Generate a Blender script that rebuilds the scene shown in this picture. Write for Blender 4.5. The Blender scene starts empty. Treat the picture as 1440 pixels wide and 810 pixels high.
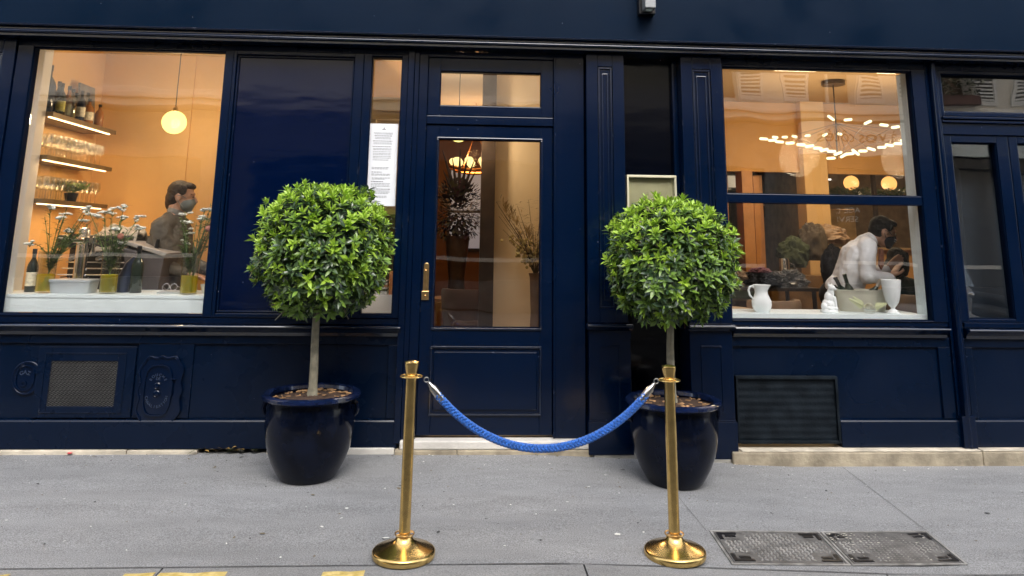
import bpy, bmesh, math, random
from mathutils import Vector, Matrix, noise
R_ = math.radians
random.seed(7)
scn = bpy.context.scene
COL = scn.collection

# ------------------------------------------------------------------ camera
F, PY, TH, PS, RO = 1040.19, 132.81, 0.194132, 0.0542196, 0.0130321
CAM = Vector((0, -5.35, 1.404))
fw = Vector((math.sin(PS)*math.cos(TH), math.cos(PS)*math.cos(TH), math.sin(TH)))
r0 = Vector((math.cos(PS), -math.sin(PS), 0)); u0 = r0.cross(fw)
RR = math.cos(RO)*r0 + math.sin(RO)*u0
UU = -math.sin(RO)*r0 + math.cos(RO)*u0
cam = bpy.data.cameras.new('camera'); camo = bpy.data.objects.new('camera', cam); COL.objects.link(camo)
M = Matrix((RR, UU, -fw)).transposed().to_4x4(); M.translation = CAM
camo.matrix_world = M
cam.sensor_fit = 'HORIZONTAL'; cam.sensor_width = 36; cam.lens = F*36/1440
cam.shift_y = -(405-PY)/1440
cam.clip_start = 0.05; cam.clip_end = 500
scn.camera = camo
# ------------------------------------------------------------------ world and sun (bright overcast in a narrow street)
w = bpy.data.worlds.new('World'); scn.world = w; w.use_nodes = True
nt = w.node_tree; nt.nodes.clear()
sky = nt.nodes.new('ShaderNodeTexSky'); sky.sky_type = 'NISHITA'; sky.sun_disc = False
SE, SR = R_(44), R_(172)
sky.sun_elevation = SE; sky.sun_rotation = SR; sky.dust_density = 3.0; sky.air_density = 1.0
hs = nt.nodes.new('ShaderNodeHueSaturation'); hs.inputs['Saturation'].default_value = 0.45
bg = nt.nodes.new('ShaderNodeBackground'); bg.inputs['Strength'].default_value = 0.15
wo = nt.nodes.new('ShaderNodeOutputWorld')
nt.links.new(sky.outputs[0], hs.inputs['Color']); nt.links.new(hs.outputs[0], bg.inputs[0]); nt.links.new(bg.outputs[0], wo.inputs[0])
sl = bpy.data.lights.new('sun', 'SUN'); sl.energy = 1.0; sl.angle = R_(40); sl.color = (1, .96, .9)
so = bpy.data.objects.new('sun', sl); COL.objects.link(so)
# sun direction: Nishita rotation measured from +Y clockwise
sd = Vector((math.sin(SR)*math.cos(SE), math.cos(SR)*math.cos(SE), math.sin(SE)))
so.rotation_euler = (-sd).to_track_quat('-Z', 'Y').to_euler()
so.location = (0, -5, 20)
scn.view_settings.view_transform = 'Standard'; scn.view_settings.look = 'None'
scn.view_settings.gamma = 1; scn.view_settings.use_curve_mapping = False
scn.view_settings.exposure = 1.85
scn.render.engine = 'CYCLES'
scn.cycles.max_bounces = 10; scn.cycles.transparent_max_bounces = 24
scn.cycles.glossy_bounces = 6; scn.cycles.transmission_bounces = 8
scn.cycles.caustics_reflective = False; scn.cycles.caustics_refractive = False

def at(px, py, Y=0.):
    d = RR*((px-720)/F) + UU*((PY-py)/F) + fw
    return CAM + d*((Y-CAM.y)/d.y)
def gz(x, y):
    a = 0 if x < .5 else (-.04*(x-.5) if x < 2.2 else -.068)
    if y < -3: y = -3
    return a + 0.015*y

# ------------------------------------------------------------------ materials
def pm(name, col, rough=.6, metal=0, var=0., vscale=8., bump=0., bscale=60., spec=.5, coat=0., col2=None, sheen=0, trans=0., emis=None, es=0., detail=5):
    m = bpy.data.materials.new(name); m.use_nodes = True
    n = m.node_tree.nodes; l = m.node_tree.links; b = n['Principled BSDF']
    b.inputs['Roughness'].default_value = rough; b.inputs['Metallic'].default_value = metal
    b.inputs['Specular IOR Level'].default_value = spec; b.inputs['Coat Weight'].default_value = coat
    b.inputs['Transmission Weight'].default_value = trans; b.inputs['Sheen Weight'].default_value = sheen
    b.inputs['Coat Roughness'].default_value = .06
    c = (*col, 1)
    tc = n.new('ShaderNodeTexCoord')
    if var > 0 or col2:
        nz = n.new('ShaderNodeTexNoise'); nz.inputs['Scale'].default_value = vscale; nz.inputs['Detail'].default_value = detail
        l.new(tc.outputs['Object'], nz.inputs['Vector'])
        mx = n.new('ShaderNodeMix'); mx.data_type = 'RGBA'
        rp = n.new('ShaderNodeValToRGB'); rp.color_ramp.elements[0].position = .35; rp.color_ramp.elements[1].position = .65
        l.new(nz.outputs[0], rp.inputs[0]); l.new(rp.outputs[0], mx.inputs[0])
        mx.inputs[6].default_value = (*[max(0, x*(1-var)) for x in col], 1)
        mx.inputs[7].default_value = (*(col2 or [min(1, x*(1+var)) for x in col]), 1)
        l.new(mx.outputs[2], b.inputs['Base Color'])
    else:
        b.inputs['Base Color'].default_value = c
    if bump > 0:
        nb = n.new('ShaderNodeTexNoise'); nb.inputs['Scale'].default_value = bscale; nb.inputs['Detail'].default_value = 4
        l.new(tc.outputs['Object'], nb.inputs['Vector'])
        bp = n.new('ShaderNodeBump'); bp.inputs['Strength'].default_value = bump; bp.inputs['Distance'].default_value = .01
        l.new(nb.outputs[0], bp.inputs['Height']); l.new(bp.outputs[0], b.inputs['Normal'])
    if emis:
        b.inputs['Emission Color'].default_value = (*emis, 1); b.inputs['Emission Strength'].default_value = es
    return m

def paint_mat(name, col, rough=.16, wave=.03, wear=.5, spec=.5, coat=.0):
    """glossy shopfront lacquer: brush waviness, dust specks and chipped edges"""
    m = bpy.data.materials.new(name); m.use_nodes = True
    n = m.node_tree.nodes; l = m.node_tree.links; b = n['Principled BSDF']
    tc = n.new('ShaderNodeTexCoord')
    b.inputs['Coat Weight'].default_value = coat; b.inputs['Specular IOR Level'].default_value = spec
    n1 = n.new('ShaderNodeTexNoise'); n1.inputs['Scale'].default_value = 2.2; n1.inputs['Detail'].default_value = 6
    l.new(tc.outputs['Object'], n1.inputs['Vector'])
    mr = n.new('ShaderNodeMapRange'); mr.inputs[1].default_value = .3; mr.inputs[2].default_value = .7
    mr.inputs[3].default_value = rough*.7; mr.inputs[4].default_value = rough*1.5
    l.new(n1.outputs[0], mr.inputs[0]); l.new(mr.outputs[0], b.inputs['Roughness'])
    # edge wear from the bevel node
    geo = n.new('ShaderNodeNewGeometry'); bv = n.new('ShaderNodeBevel'); bv.samples = 4; bv.inputs[0].default_value = .007
    dt = n.new('ShaderNodeVectorMath'); dt.operation = 'DOT_PRODUCT'
    l.new(geo.outputs['Normal'], dt.inputs[0]); l.new(bv.outputs[0], dt.inputs[1])
    n2 = n.new('ShaderNodeTexNoise'); n2.inputs['Scale'].default_value = 14; n2.inputs['Detail'].default_value = 8; n2.inputs['Roughness'].default_value = .75
    l.new(tc.outputs['Object'], n2.inputs['Vector'])
    e1 = n.new('ShaderNodeMapRange'); e1.inputs[1].default_value = .985; e1.inputs[2].default_value = .9; l.new(dt.outputs['Value'], e1.inputs[0])
    e2 = n.new('ShaderNodeMapRange'); e2.inputs[1].default_value = .60; e2.inputs[2].default_value = .70; l.new(n2.outputs[0], e2.inputs[0])
    mu = n.new('ShaderNodeMath'); mu.operation = 'MULTIPLY'; l.new(e1.outputs[0], mu.inputs[0]); l.new(e2.outputs[0], mu.inputs[1])
    # sparse dust / splash specks
    vo = n.new('ShaderNodeTexVoronoi'); vo.inputs['Scale'].default_value = 16; l.new(tc.outputs['Object'], vo.inputs['Vector'])
    sp = n.new('ShaderNodeMath'); sp.operation = 'LESS_THAN'; sp.inputs[1].default_value = .045; l.new(vo.outputs['Distance'], sp.inputs[0])
    wn = n.new('ShaderNodeTexWhiteNoise'); l.new(vo.outputs['Position'], wn.inputs['Vector'])
    s2 = n.new('ShaderNodeMath'); s2.operation = 'GREATER_THAN'; s2.inputs[1].default_value = .86; l.new(wn.outputs['Value'], s2.inputs[0])
    s3 = n.new('ShaderNodeMath'); s3.operation = 'MULTIPLY'; l.new(sp.outputs[0], s3.inputs[0]); l.new(s2.outputs[0], s3.inputs[1])
    m1 = n.new('ShaderNodeMath'); m1.operation = 'MULTIPLY'; m1.inputs[1].default_value = wear; l.new(mu.outputs[0], m1.inputs[0])
    m2 = n.new('ShaderNodeMath'); m2.operation = 'MULTIPLY'; m2.inputs[1].default_value = .35; l.new(s3.outputs[0], m2.inputs[0])
    ad = n.new('ShaderNodeMath'); ad.operation = 'MAXIMUM'; l.new(m1.outputs[0], ad.inputs[0]); l.new(m2.outputs[0], ad.inputs[1])
    mx = n.new('ShaderNodeMix'); mx.data_type = 'RGBA'; l.new(ad.outputs[0], mx.inputs[0])
    mv = n.new('ShaderNodeMix'); mv.data_type = 'RGBA'; l.new(n1.outputs[0], mv.inputs[0])
    mv.inputs[6].default_value = (*[c*.8 for c in col], 1); mv.inputs[7].default_value = (*[c*1.2 for c in col], 1)
    l.new(mv.outputs[2], mx.inputs[6]); mx.inputs[7].default_value = (.42, .44, .5, 1)
    l.new(mx.outputs[2], b.inputs['Base Color'])
    nb = n.new('ShaderNodeTexNoise'); nb.inputs['Scale'].default_value = 2.4; nb.inputs['Detail'].default_value = 2.5
    mp = n.new('ShaderNodeMapping'); mp.inputs['Scale'].default_value = (.7, 1, 2.2); l.new(tc.outputs['Object'], mp.inputs[0]); l.new(mp.outputs[0], nb.inputs['Vector'])
    bp = n.new('ShaderNodeBump'); bp.inputs['Strength'].default_value = wave; bp.inputs['Distance'].default_value = .1
    l.new(nb.outputs[0], bp.inputs['Height']); l.new(bp.outputs[0], b.inputs['Normal'])
    return m

def glass_mat(name, base=.05, k=1.3, tint=(1, 1, 1), wav=.004):
    m = bpy.data.materials.new(name); m.use_nodes = True
    n = m.node_tree.nodes; l = m.node_tree.links; n.clear()
    o = n.new('ShaderNodeOutputMaterial'); mx = n.new('ShaderNodeMixShader')
    t = n.new('ShaderNodeBsdfTransparent'); t.inputs[0].default_value = (*tint, 1)
    g = n.new('ShaderNodeBsdfGlossy'); g.inputs['Roughness'].default_value = .0
    fr = n.new('ShaderNodeLayerWeight'); pw = n.new('ShaderNodeMath'); pw.operation = 'POWER'; pw.inputs[1].default_value = 5; l.new(fr.outputs['Facing'], pw.inputs[0])
    ma = n.new('ShaderNodeMath'); ma.operation = 'MULTIPLY_ADD'; ma.inputs[1].default_value = .9; ma.inputs[2].default_value = base+.04*k; ma.use_clamp = True
    l.new(pw.outputs[0], ma.inputs[0]); l.new(ma.outputs[0], mx.inputs[0]); l.new(t.outputs[0], mx.inputs[1]); l.new(g.outputs[0], mx.inputs[2]); l.new(mx.outputs[0], o.inputs[0])
    tc = n.new('ShaderNodeTexCoord'); nb = n.new('ShaderNodeTexNoise'); nb.inputs['Scale'].default_value = 1.6; nb.inputs['Detail'].default_value = 1
    bp = n.new('ShaderNodeBump'); bp.inputs['Strength'].default_value = wav; bp.inputs['Distance'].default_value = 1
    l.new(tc.outputs['Object'], nb.inputs['Vector']); l.new(nb.outputs[0], bp.inputs['Height']); l.new(bp.outputs[0], g.inputs['Normal'])
    return m
def lamp_mat(name, col, s, mix=.5):
    m = bpy.data.materials.new(name); m.use_nodes = True
    n = m.node_tree.nodes; l = m.node_tree.links; n.clear()
    o = n.new('ShaderNodeOutputMaterial'); mx = n.new('ShaderNodeMixShader'); mx.inputs[0].default_value = mix
    t = n.new('ShaderNodeBsdfTransparent'); e = n.new('ShaderNodeEmission'); e.inputs[0].default_value = (*col, 1); e.inputs[1].default_value = s
    l.new(t.outputs[0], mx.inputs[1]); l.new(e.outputs[0], mx.inputs[2]); l.new(mx.outputs[0], o.inputs[0])
    return m
def leaf_mat(name, col, rough=.38, tr=.25, spec=.5):
    m = bpy.data.materials.new(name); m.use_nodes = True
    n = m.node_tree.nodes; l = m.node_tree.links; b = n['Principled BSDF']; o = n['Material Output']
    b.inputs['Roughness'].default_value = rough; b.inputs['Specular IOR Level'].default_value = spec
    tc = n.new('ShaderNodeTexCoord'); nz = n.new('ShaderNodeTexNoise'); nz.inputs['Scale'].default_value = 25
    l.new(tc.outputs['Object'], nz.inputs['Vector'])
    mx = n.new('ShaderNodeMix'); mx.data_type = 'RGBA'; l.new(nz.outputs[0], mx.inputs[0])
    mx.inputs[6].default_value = (*[c*.6 for c in col], 1); mx.inputs[7].default_value = (*[c*1.4 for c in col], 1)
    l.new(mx.outputs[2], b.inputs['Base Color'])
    t = n.new('ShaderNodeBsdfTranslucent'); l.new(mx.outputs[2], t.inputs[0])
    ms = n.new('ShaderNodeMixShader'); ms.inputs[0].default_value = tr
    l.new(b.outputs[0], ms.inputs[1]); l.new(t.outputs[0], ms.inputs[2]); l.new(ms.outputs[0], o.inputs[0])
    return m

NAVY = paint_mat('navy_lacquer', (.0001, .0050, .0215), .16, .012, .5, .34)
NAVYL = paint_mat('navy_trim_gloss', (.0002, .0050, .0200), .13, .008, .6, 1.0)
NAVYT = pm('navy_rebate', (.0002, .0045, .017), .8, var=.1, spec=.05)
NAVYG = paint_mat('navy_gloss_panel', (.0001, .0034, .0210), .08, .03, .25, .6)
NAVYM = paint_mat('navy_satin', (.0001, .0050, .0195), .26, .012, .4, .28)
NAVYF = paint_mat('navy_fascia', (.0002, .0062, .0190), .42, .003, .2, .07)
BLACKG = paint_mat('black_lacquer', (.0008, .0014, .004), .12, .03, .2, .3)
DARKV = pm('near_black', (.002, .002, .003), .9, var=.1)
GLASS = glass_mat('window_glass', .085, 1.0)
GLASSD = glass_mat('door_glass', .02, 1.0)
GLASST = glass_mat('thin_glass', .10, 1.0, (.97, .98, .98), 0)
WHITE = pm('white_paint', (.80, .88, .88), .35, var=.04)
WHITEW = pm('white_plaster', (.8, .77, .72), .8, var=.03, bump=.1)
PEACH = pm('peach_plaster', (.78, .50, .22), .85, var=.04, vscale=3, bump=.1, bscale=30)
OCHRE = pm('ochre_plaster', (.66, .36, .12), .8, var=.05, vscale=3)
BEIGE = pm('beige_plaster', (.72, .60, .42), .8, var=.04, vscale=2)
BROWN = pm('brown_wall', (.20, .09, .03), .8, var=.1, vscale=3)
CEIL = pm('ceiling_paint', (.82, .74, .62), .9, var=.02)
WOOD = pm('oak_wood', (.30, .17, .07), .45, var=.3, vscale=6)
DWOOD = pm('dark_wood', (.035, .022, .014), .4, var=.3, vscale=8)
PARQ = pm('parquet', (.22, .12, .055), .4, var=.3, vscale=9)
ORW = pm('orange_wood', (.55, .24, .07), .45, var=.15, vscale=4)
BRASS = pm('polished_brass', (.76, .53, .20), .22, 1, var=.14, vscale=22, bump=.008, bscale=60)
BRASSD = pm('brushed_brass', (.72, .48, .22), .3, 1, var=.08, vscale=40)
CHROME = pm('chrome', (.72, .72, .73), .16, 1, var=.05)
STEEL = pm('steel', (.42, .42, .43), .35, 1, var=.1)
BLACK = pm('black_plastic', (.012, .012, .014), .3, var=.2)
BLACKC = pm('black_cloth', (.010, .010, .012), .9, var=.3, bump=.4, bscale=90)
ROPEB = pm('blue_rope', (.016, .15, .60), .5, var=.3, vscale=90, bump=.6, bscale=500, sheen=.2)
BARK = pm('bark', (.24, .22, .16), .8, var=.3, vscale=18, bump=.6, bscale=60)
TWIG = pm('twig', (.10, .09, .04), .8, var=.3)
SOIL = pm('soil', (.055, .030, .018), .95, var=.5, vscale=60, bump=1, bscale=90)
CHIP = pm('wood_chip', (.42, .24, .11), .8, var=.5, vscale=20)
PAPER = pm('paper', (.68, .70, .75), .5, var=.02)
INK = pm('grey_ink', (.30, .31, .34), .7, var=.1)
INKD = pm('dark_ink', (.10, .10, .12), .7, var=.1)
FRAMEC = pm('cream_frame', (.58, .54, .40), .4, var=.05)
FRAMEB = pm('menu_backing', (.36, .33, .22), .5, var=.06)
LOGOM = pm('pot_sand', (.46, .44, .36), .5, var=.08)
CERAM = pm('white_ceramic', (.82, .84, .84), .12, var=.02)
SKIN = pm('skin', (.52, .29, .19), .5, var=.06, vscale=20)
HAIRB = pm('black_hair', (.006, .005, .005), .7, spec=.2, var=.4, vscale=60, bump=.8, bscale=120)
HAIRBR = pm('brown_hair', (.030, .016, .010), .55, var=.4, vscale=60, bump=.8, bscale=120)
SHIRT = pm('white_shirt', (.78, .78, .80), .8, var=.04, bump=.5, bscale=12)
SUIT = pm('grey_suit', (.095, .082, .064), .9, var=.15, vscale=10, bump=.6, bscale=14)
TROU = pm('dark_trousers', (.02, .02, .022), .9, var=.15)
MASKN = pm('navy_mask', (.008, .010, .022), .8, var=.1)
MASKG = pm('grey_mask', (.16, .18, .17), .8, var=.1)
GREENC = pm('dark_green_cloth', (.008, .035, .025), .9, var=.2, bump=.4, bscale=30)
TIE = pm('patterned_tie', (.02, .02, .05), .6, var=.9, vscale=120, col2=(.5, .2, .12))
def water_mat(name, col):
    m = bpy.data.materials.new(name); m.use_nodes = True
    n = m.node_tree.nodes; l = m.node_tree.links; n.clear()
    o = n.new('ShaderNodeOutputMaterial'); a = n.new('ShaderNodeMixShader'); a.inputs[0].default_value = .38; c = n.new('ShaderNodeMixShader'); c.inputs[0].default_value = .5
    t = n.new('ShaderNodeBsdfTransparent'); t.inputs[0].default_value = (1, .90, .30, 1); d = n.new('ShaderNodeBsdfDiffuse'); d.inputs[0].default_value = (*col, 1); r = n.new('ShaderNodeBsdfTranslucent'); r.inputs[0].default_value = (*col, 1)
    l.new(d.outputs[0], c.inputs[1]); l.new(r.outputs[0], c.inputs[2]); l.new(t.outputs[0], a.inputs[1]); l.new(c.outputs[0], a.inputs[2]); l.new(a.outputs[0], o.inputs[0])
    return m
WATERY = water_mat('yellow_water', (1.0, .82, .04))
def led(name, c, s): return pm(name, (.8, .8, .8), .5, emis=c, es=s)
LED = led('led_strip', (1, .66, .30), 2.2)
LEDW = led('led_white', (1, .93, .8), 1.)

# ------------------------------------------------------------------ mesh builder
def wloc(o):
    v = Vector((0, 0, 0))
    while o is not None: v += o.location; o = o.parent
    return v
class MB:
    def __init__(s): s.bm = bmesh.new()
    def box(s, x0, x1, y0, y1, z0, z1, mi=0):
        vs = [s.bm.verts.new((x, y, z)) for x in (x0, x1) for y in (y0, y1) for z in (z0, z1)]
        for f in ((0, 1, 3, 2), (4, 6, 7, 5), (0, 4, 5, 1), (2, 3, 7, 6), (0, 2, 6, 4), (1, 5, 7, 3)):
            s.bm.faces.new([vs[i] for i in f]).material_index = mi
        return s
    def obox(s, c, sx, sy, sz, M=None, mi=0):
        M = M or Matrix.Identity(3); c = Vector(c)
        vs = [s.bm.verts.new(c + M @ Vector((x*sx/2, y*sy/2, z*sz/2))) for x in (-1, 1) for y in (-1, 1) for z in (-1, 1)]
        for f in ((0, 1, 3, 2), (4, 6, 7, 5), (0, 4, 5, 1), (2, 3, 7, 6), (0, 2, 6, 4), (1, 5, 7, 3)):
            s.bm.faces.new([vs[i] for i in f]).material_index = mi
        return s
    def poly(s, pts, mi=0):
        s.bm.faces.new([s.bm.verts.new(p) for p in pts]).material_index = mi; return s
    def prism(s, pts, d, mi=0):
        """pts: 3D polygon, d: extrusion vector"""
        d = Vector(d); a = [s.bm.verts.new(p) for p in pts]; b = [s.bm.verts.new(Vector(p)+d) for p in pts]; n = len(a)
        s.bm.faces.new(a).material_index = mi; s.bm.faces.new(b[::-1]).material_index = mi
        for i in range(n): s.bm.faces.new([a[i], b[i], b[(i+1) % n], a[(i+1) % n]]).material_index = mi
        return s
    def ring_loft(s, rings, close=True, mi=0, cap=True):
        vr = [[s.bm.verts.new(p) for p in r] for r in rings]; n = len(vr[0])
        for a, b in zip(vr, vr[1:]):
            for i in range(n):
                s.bm.faces.new([a[i], a[(i+1) % n], b[(i+1) % n], b[i]]).material_index = mi
        if close:
            for i in range(n): s.bm.faces.new([vr[-1][i], vr[-1][(i+1) % n], vr[0][(i+1) % n], vr[0][i]]).material_index = mi
        elif cap:
            s.bm.faces.new(vr[0][::-1]).material_index = mi; s.bm.faces.new(vr[-1]).material_index = mi
        return s
    def lathe(s, prof, c, seg=32, mi=0, ax=None, cap=True):
        c = Vector(c); q = Vector(ax).normalized().to_track_quat('Z', 'Y').to_matrix() if ax is not None else Matrix.Identity(3)
        rings = [[c + q @ Vector((max(r, 1e-4)*math.cos(2*math.pi*i/seg), max(r, 1e-4)*math.sin(2*math.pi*i/seg), z)) for i in range(seg)] for r, z in prof]
        return s.ring_loft(rings, False, mi, cap)
    def tube(s, pts, r, seg=8, mi=0):
        pts = [Vector(p) for p in pts]; n = len(pts); rr = r if hasattr(r, '__len__') else [r]*n
        rings = []; prev = None
        for i, p in enumerate(pts):
            t = (pts[min(i+1, n-1)] - pts[max(i-1, 0)]).normalized()
            if prev is None:
                a = Vector((0, 0, 1)) if abs(t.z) < .9 else Vector((1, 0, 0)); nx = t.cross(a).normalized()
            else:
                nx = (prev - t*prev.dot(t)).normalized()
            prev = nx; ny = t.cross(nx)
            rings.append([p + (nx*math.cos(2*math.pi*k/seg) + ny*math.sin(2*math.pi*k/seg))*rr[i] for k in range(seg)])
        return s.ring_loft(rings, False, mi)
    def ell(s, c, rx, ry, rz, seg=20, rg=12, M=None, mi=0):
        c = Vector(c); M = M or Matrix.Identity(3)
        prof = [(math.sin(math.pi*j/rg), -math.cos(math.pi*j/rg)) for j in range(rg+1)]
        rings = [[c + M @ Vector((rx*max(a, 1e-3)*math.cos(2*math.pi*i/seg), ry*max(a, 1e-3)*math.sin(2*math.pi*i/seg), rz*b)) for i in range(seg)] for a, b in prof]
        return s.ring_loft(rings, False, mi)
    def cap(s, p, q, r1, r2, seg=14, mi=0):
        p, q = Vector(p), Vector(q); L = (q-p).length
        prof = [(r1*math.sin(a), -r1*math.cos(a)) for a in [math.pi/2*k/4 for k in range(0, 5)]] + [(r2*math.cos(a), L + r2*math.sin(a)) for a in [math.pi/2*k/4 for k in range(0, 5)]]
        return s.lathe(prof, p, seg, mi, q-p)
    def leaf(s, p, d, up, L, W, mi=0, fold=.25, curl=.2):
        d = d.normalized(); sd = d.cross(up)
        if sd.length < 1e-3: sd = d.cross(Vector((1, 0, .1)))
        sd.normalize(); nn = sd.cross(d).normalized()
        C = []; Lf = []; Rt = []
        for t, wd in ((.0, .0), (.3, .42), (.62, .46), (1., .0)):
            c = p + d*(L*t) - nn*(curl*L*t*t)
            C.append(s.bm.verts.new(c))
            if 0 < t < 1:
                Lf.append(s.bm.verts.new(c + sd*W*wd + nn*W*fold*wd)); Rt.append(s.bm.verts.new(c - sd*W*wd + nn*W*fold*wd))
        F_ = [(C[0], C[1], Lf[0]), (C[1], C[2], Lf[1], Lf[0]), (C[2], C[3], Lf[1]), (C[0], Rt[0], C[1]), (Rt[0], Rt[1], C[2], C[1]), (Rt[1], C[3], C[2])]
        for f in F_:
            f = s.bm.faces.new(f); f.material_index = mi; f.smooth = True
        return s
    def build(s, name, mats, parent=None, label=None, bevel=0, smooth=False, kind=None, root=None, recalc=True, bseg=2):
        if recalc: bmesh.ops.recalc_face_normals(s.bm, faces=s.bm.faces)
        off = wloc(parent) if parent else (Vector(root) if root is not None else Vector((0, 0, 0)))
        bmesh.ops.translate(s.bm, verts=s.bm.verts, vec=-off)
        me = bpy.data.meshes.new(name); s.bm.to_mesh(me); s.bm.free()
        for m in (mats if isinstance(mats, (list, tuple)) else [mats]): me.materials.append(m)
        if smooth:
            for p in me.polygons: p.use_smooth = True
        o = bpy.data.objects.new(name, me); COL.objects.link(o)
        if parent: o.parent = parent
        elif root is not None: o.location = root
        if bevel:
            b = o.modifiers.new('bevel', 'BEVEL'); b.width = bevel; b.segments = bseg; b.limit_method = 'ANGLE'; b.angle_limit = R_(40)
        if smooth is True and bevel == 0:
            try: me.set_sharp_from_angle(angle=R_(42))
            except Exception: pass
        if label: o['label'] = label
        if kind: o['kind'] = kind
        return o
def thing(name, label, cat, loc=(0, 0, 0), group=None):
    o = bpy.data.objects.new(name, None); COL.objects.link(o); o.location = loc; o.empty_display_size = .1
    o['label'] = label; o['category'] = cat
    if group: o['group'] = group
    return o
def tag(o, label, cat, group=None):
    o['label'] = label; o['category'] = cat
    if group: o['group'] = group
    return o
def copy_tree(o, parent=None):
    c = o.copy(); COL.objects.link(c); c.parent = parent
    for ch in list(o.children): copy_tree(ch, c)
    return c
def remesh(o, vox, smooth=3, lap=.5):
    r = o.modifiers.new('remesh', 'REMESH'); r.mode = 'VOXEL'; r.voxel_size = vox; r.use_smooth_shade = True
    if smooth:
        s = o.modifiers.new('smooth', 'SMOOTH'); s.factor = lap; s.iterations = smooth
    return o
def text_mb(txt, size, loc, rot, ext, name, mat, parent, align='CENTER', sx=1.):
    cu = bpy.data.curves.new(name, 'FONT'); cu.body = txt; cu.size = size; cu.extrude = ext; cu.align_x = align; cu.align_y = 'CENTER'
    t = bpy.data.objects.new(name+'_tmp', cu); COL.objects.link(t)
    dg = bpy.context.evaluated_depsgraph_get(); me = bpy.data.meshes.new_from_object(t.evaluated_get(dg)); 
    bpy.data.objects.remove(t); bpy.data.curves.remove(cu)
    from mathutils import Euler
    me.transform(Matrix.Translation(Vector(loc)-wloc(parent)) @ Euler(rot).to_matrix().to_4x4() @ Matrix.Diagonal((sx, 1, 1, 1)))
    me.materials.clear(); me.materials.append(mat); me.name = name
    o = bpy.data.objects.new(name, me); COL.objects.link(o); o.parent = parent
    return o
# ================================================================== GROUND
def ground_mat(name, col, sc=1., spk=.5):
    m = bpy.data.materials.new(name); m.use_nodes = True
    n = m.node_tree.nodes; l = m.node_tree.links; b = n['Principled BSDF']; b.inputs['Roughness'].default_value = .78
    b.inputs['Specular IOR Level'].default_value = .35
    tc = n.new('ShaderNodeTexCoord')
    def noi(s, d, r=.5, st=None):
        z = n.new('ShaderNodeTexNoise'); z.inputs['Scale'].default_value = s; z.inputs['Detail'].default_value = d; z.inputs['Roughness'].default_value = r
        if st:
            mp = n.new('ShaderNodeMapping'); mp.inputs['Scale'].default_value = st; l.new(tc.outputs['Object'], mp.inputs[0]); l.new(mp.outputs[0], z.inputs['Vector'])
        else: l.new(tc.outputs['Object'], z.inputs['Vector'])
        return z
    big = noi(.9, 5, .6, (.6, 1.6, 1)); med = noi(5, 6, .65, (.5, 1.5, 1)); fine = noi(170, 3, .8)
    cr = n.new('ShaderNodeValToRGB'); cr.color_ramp.elements[0].position = .3; cr.color_ramp.elements[1].position = .7
    cr.color_ramp.elements[0].color = (*[c*.72 for c in col], 1); cr.color_ramp.elements[1].color = (*[c*1.20 for c in col], 1)
    mm = n.new('ShaderNodeMix'); mm.data_type = 'FLOAT'; mm.inputs[0].default_value = .45; l.new(big.outputs[0], mm.inputs[2]); l.new(med.outputs[0], mm.inputs[3])
    l.new(mm.outputs[0], cr.inputs[0])
    fr = n.new('ShaderNodeMapRange'); fr.inputs[1].default_value = .3; fr.inputs[2].default_value = .7; fr.inputs[3].default_value = 1-spk*.35; fr.inputs[4].default_value = 1+spk*.25
    l.new(fine.outputs[0], fr.inputs[0])
    mu = n.new('ShaderNodeVectorMath'); mu.operation = 'MULTIPLY'; l.new(cr.outputs[0], mu.inputs[0]); l.new(fr.outputs[0], mu.inputs[1])
    # dark stains / gum spots
    vo = n.new('ShaderNodeTexVoronoi'); vo.inputs['Scale'].default_value = 3.3; mp = n.new('ShaderNodeMapping'); mp.inputs['Scale'].default_value = (.8, 1.7, 1)
    ds = noi(9, 3); va = n.new('ShaderNodeVectorMath'); va.operation = 'MULTIPLY_ADD'; va.inputs[1].default_value = (.09, .09, 0)
    l.new(tc.outputs['Object'], mp.inputs[0]); l.new(ds.outputs['Color'], va.inputs[0]); l.new(mp.outputs[0], va.inputs[2]); l.new(va.outputs[0], vo.inputs['Vector'])
    st = n.new('ShaderNodeMapRange'); st.inputs[1].default_value = .05; st.inputs[2].default_value = .11; st.inputs[3].default_value = 1; st.inputs[4].default_value = 0
    l.new(vo.outputs['Distance'], st.inputs[0])
    wn = n.new('ShaderNodeTexWhiteNoise'); l.new(vo.outputs['Position'], wn.inputs['Vector'])
    g2 = n.new('ShaderNodeMapRange'); g2.inputs[1].default_value = .55; g2.inputs[2].default_value = .9; g2.inputs[4].default_value = .6; l.new(wn.outputs['Value'], g2.inputs[0])
    m3 = n.new('ShaderNodeMath'); m3.operation = 'MULTIPLY'; l.new(st.outputs[0], m3.inputs[0]); l.new(g2.outputs[0], m3.inputs[1])
    mx = n.new('ShaderNodeMix'); mx.data_type = 'RGBA'; l.new(m3.outputs[0], mx.inputs[0]); l.new(mu.outputs[0], mx.inputs[6]); mx.inputs[7].default_value = (*[c*.4 for c in col], 1)
    l.new(mx.outputs[2], b.inputs['Base Color'])
    bp = n.new('ShaderNodeBump'); bp.inputs['Strength'].default_value = .35; bp.inputs['Distance'].default_value = .004
    l.new(fine.outputs[0], bp.inputs['Height']); l.new(bp.outputs[0], b.inputs['Normal'])
    return m
PAVE = ground_mat('pavement_asphalt', (.285, .287, .292), spk=2.0)
ROAD = ground_mat('road_asphalt', (.10, .10, .105))
GRAN = ground_mat('granite_kerb', (.27, .27, .27), spk=1.4)
JOINT = pm('joint', (.12, .12, .12), .9, var=.3)
YEL = pm('yellow_road_paint', (.62, .44, .10), .7, var=.25, vscale=30, col2=(.70, .55, .22))
STONE = pm('cream_stone', (.56, .50, .40), .75, var=.22, vscale=7, bump=.4, bscale=50)
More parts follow.
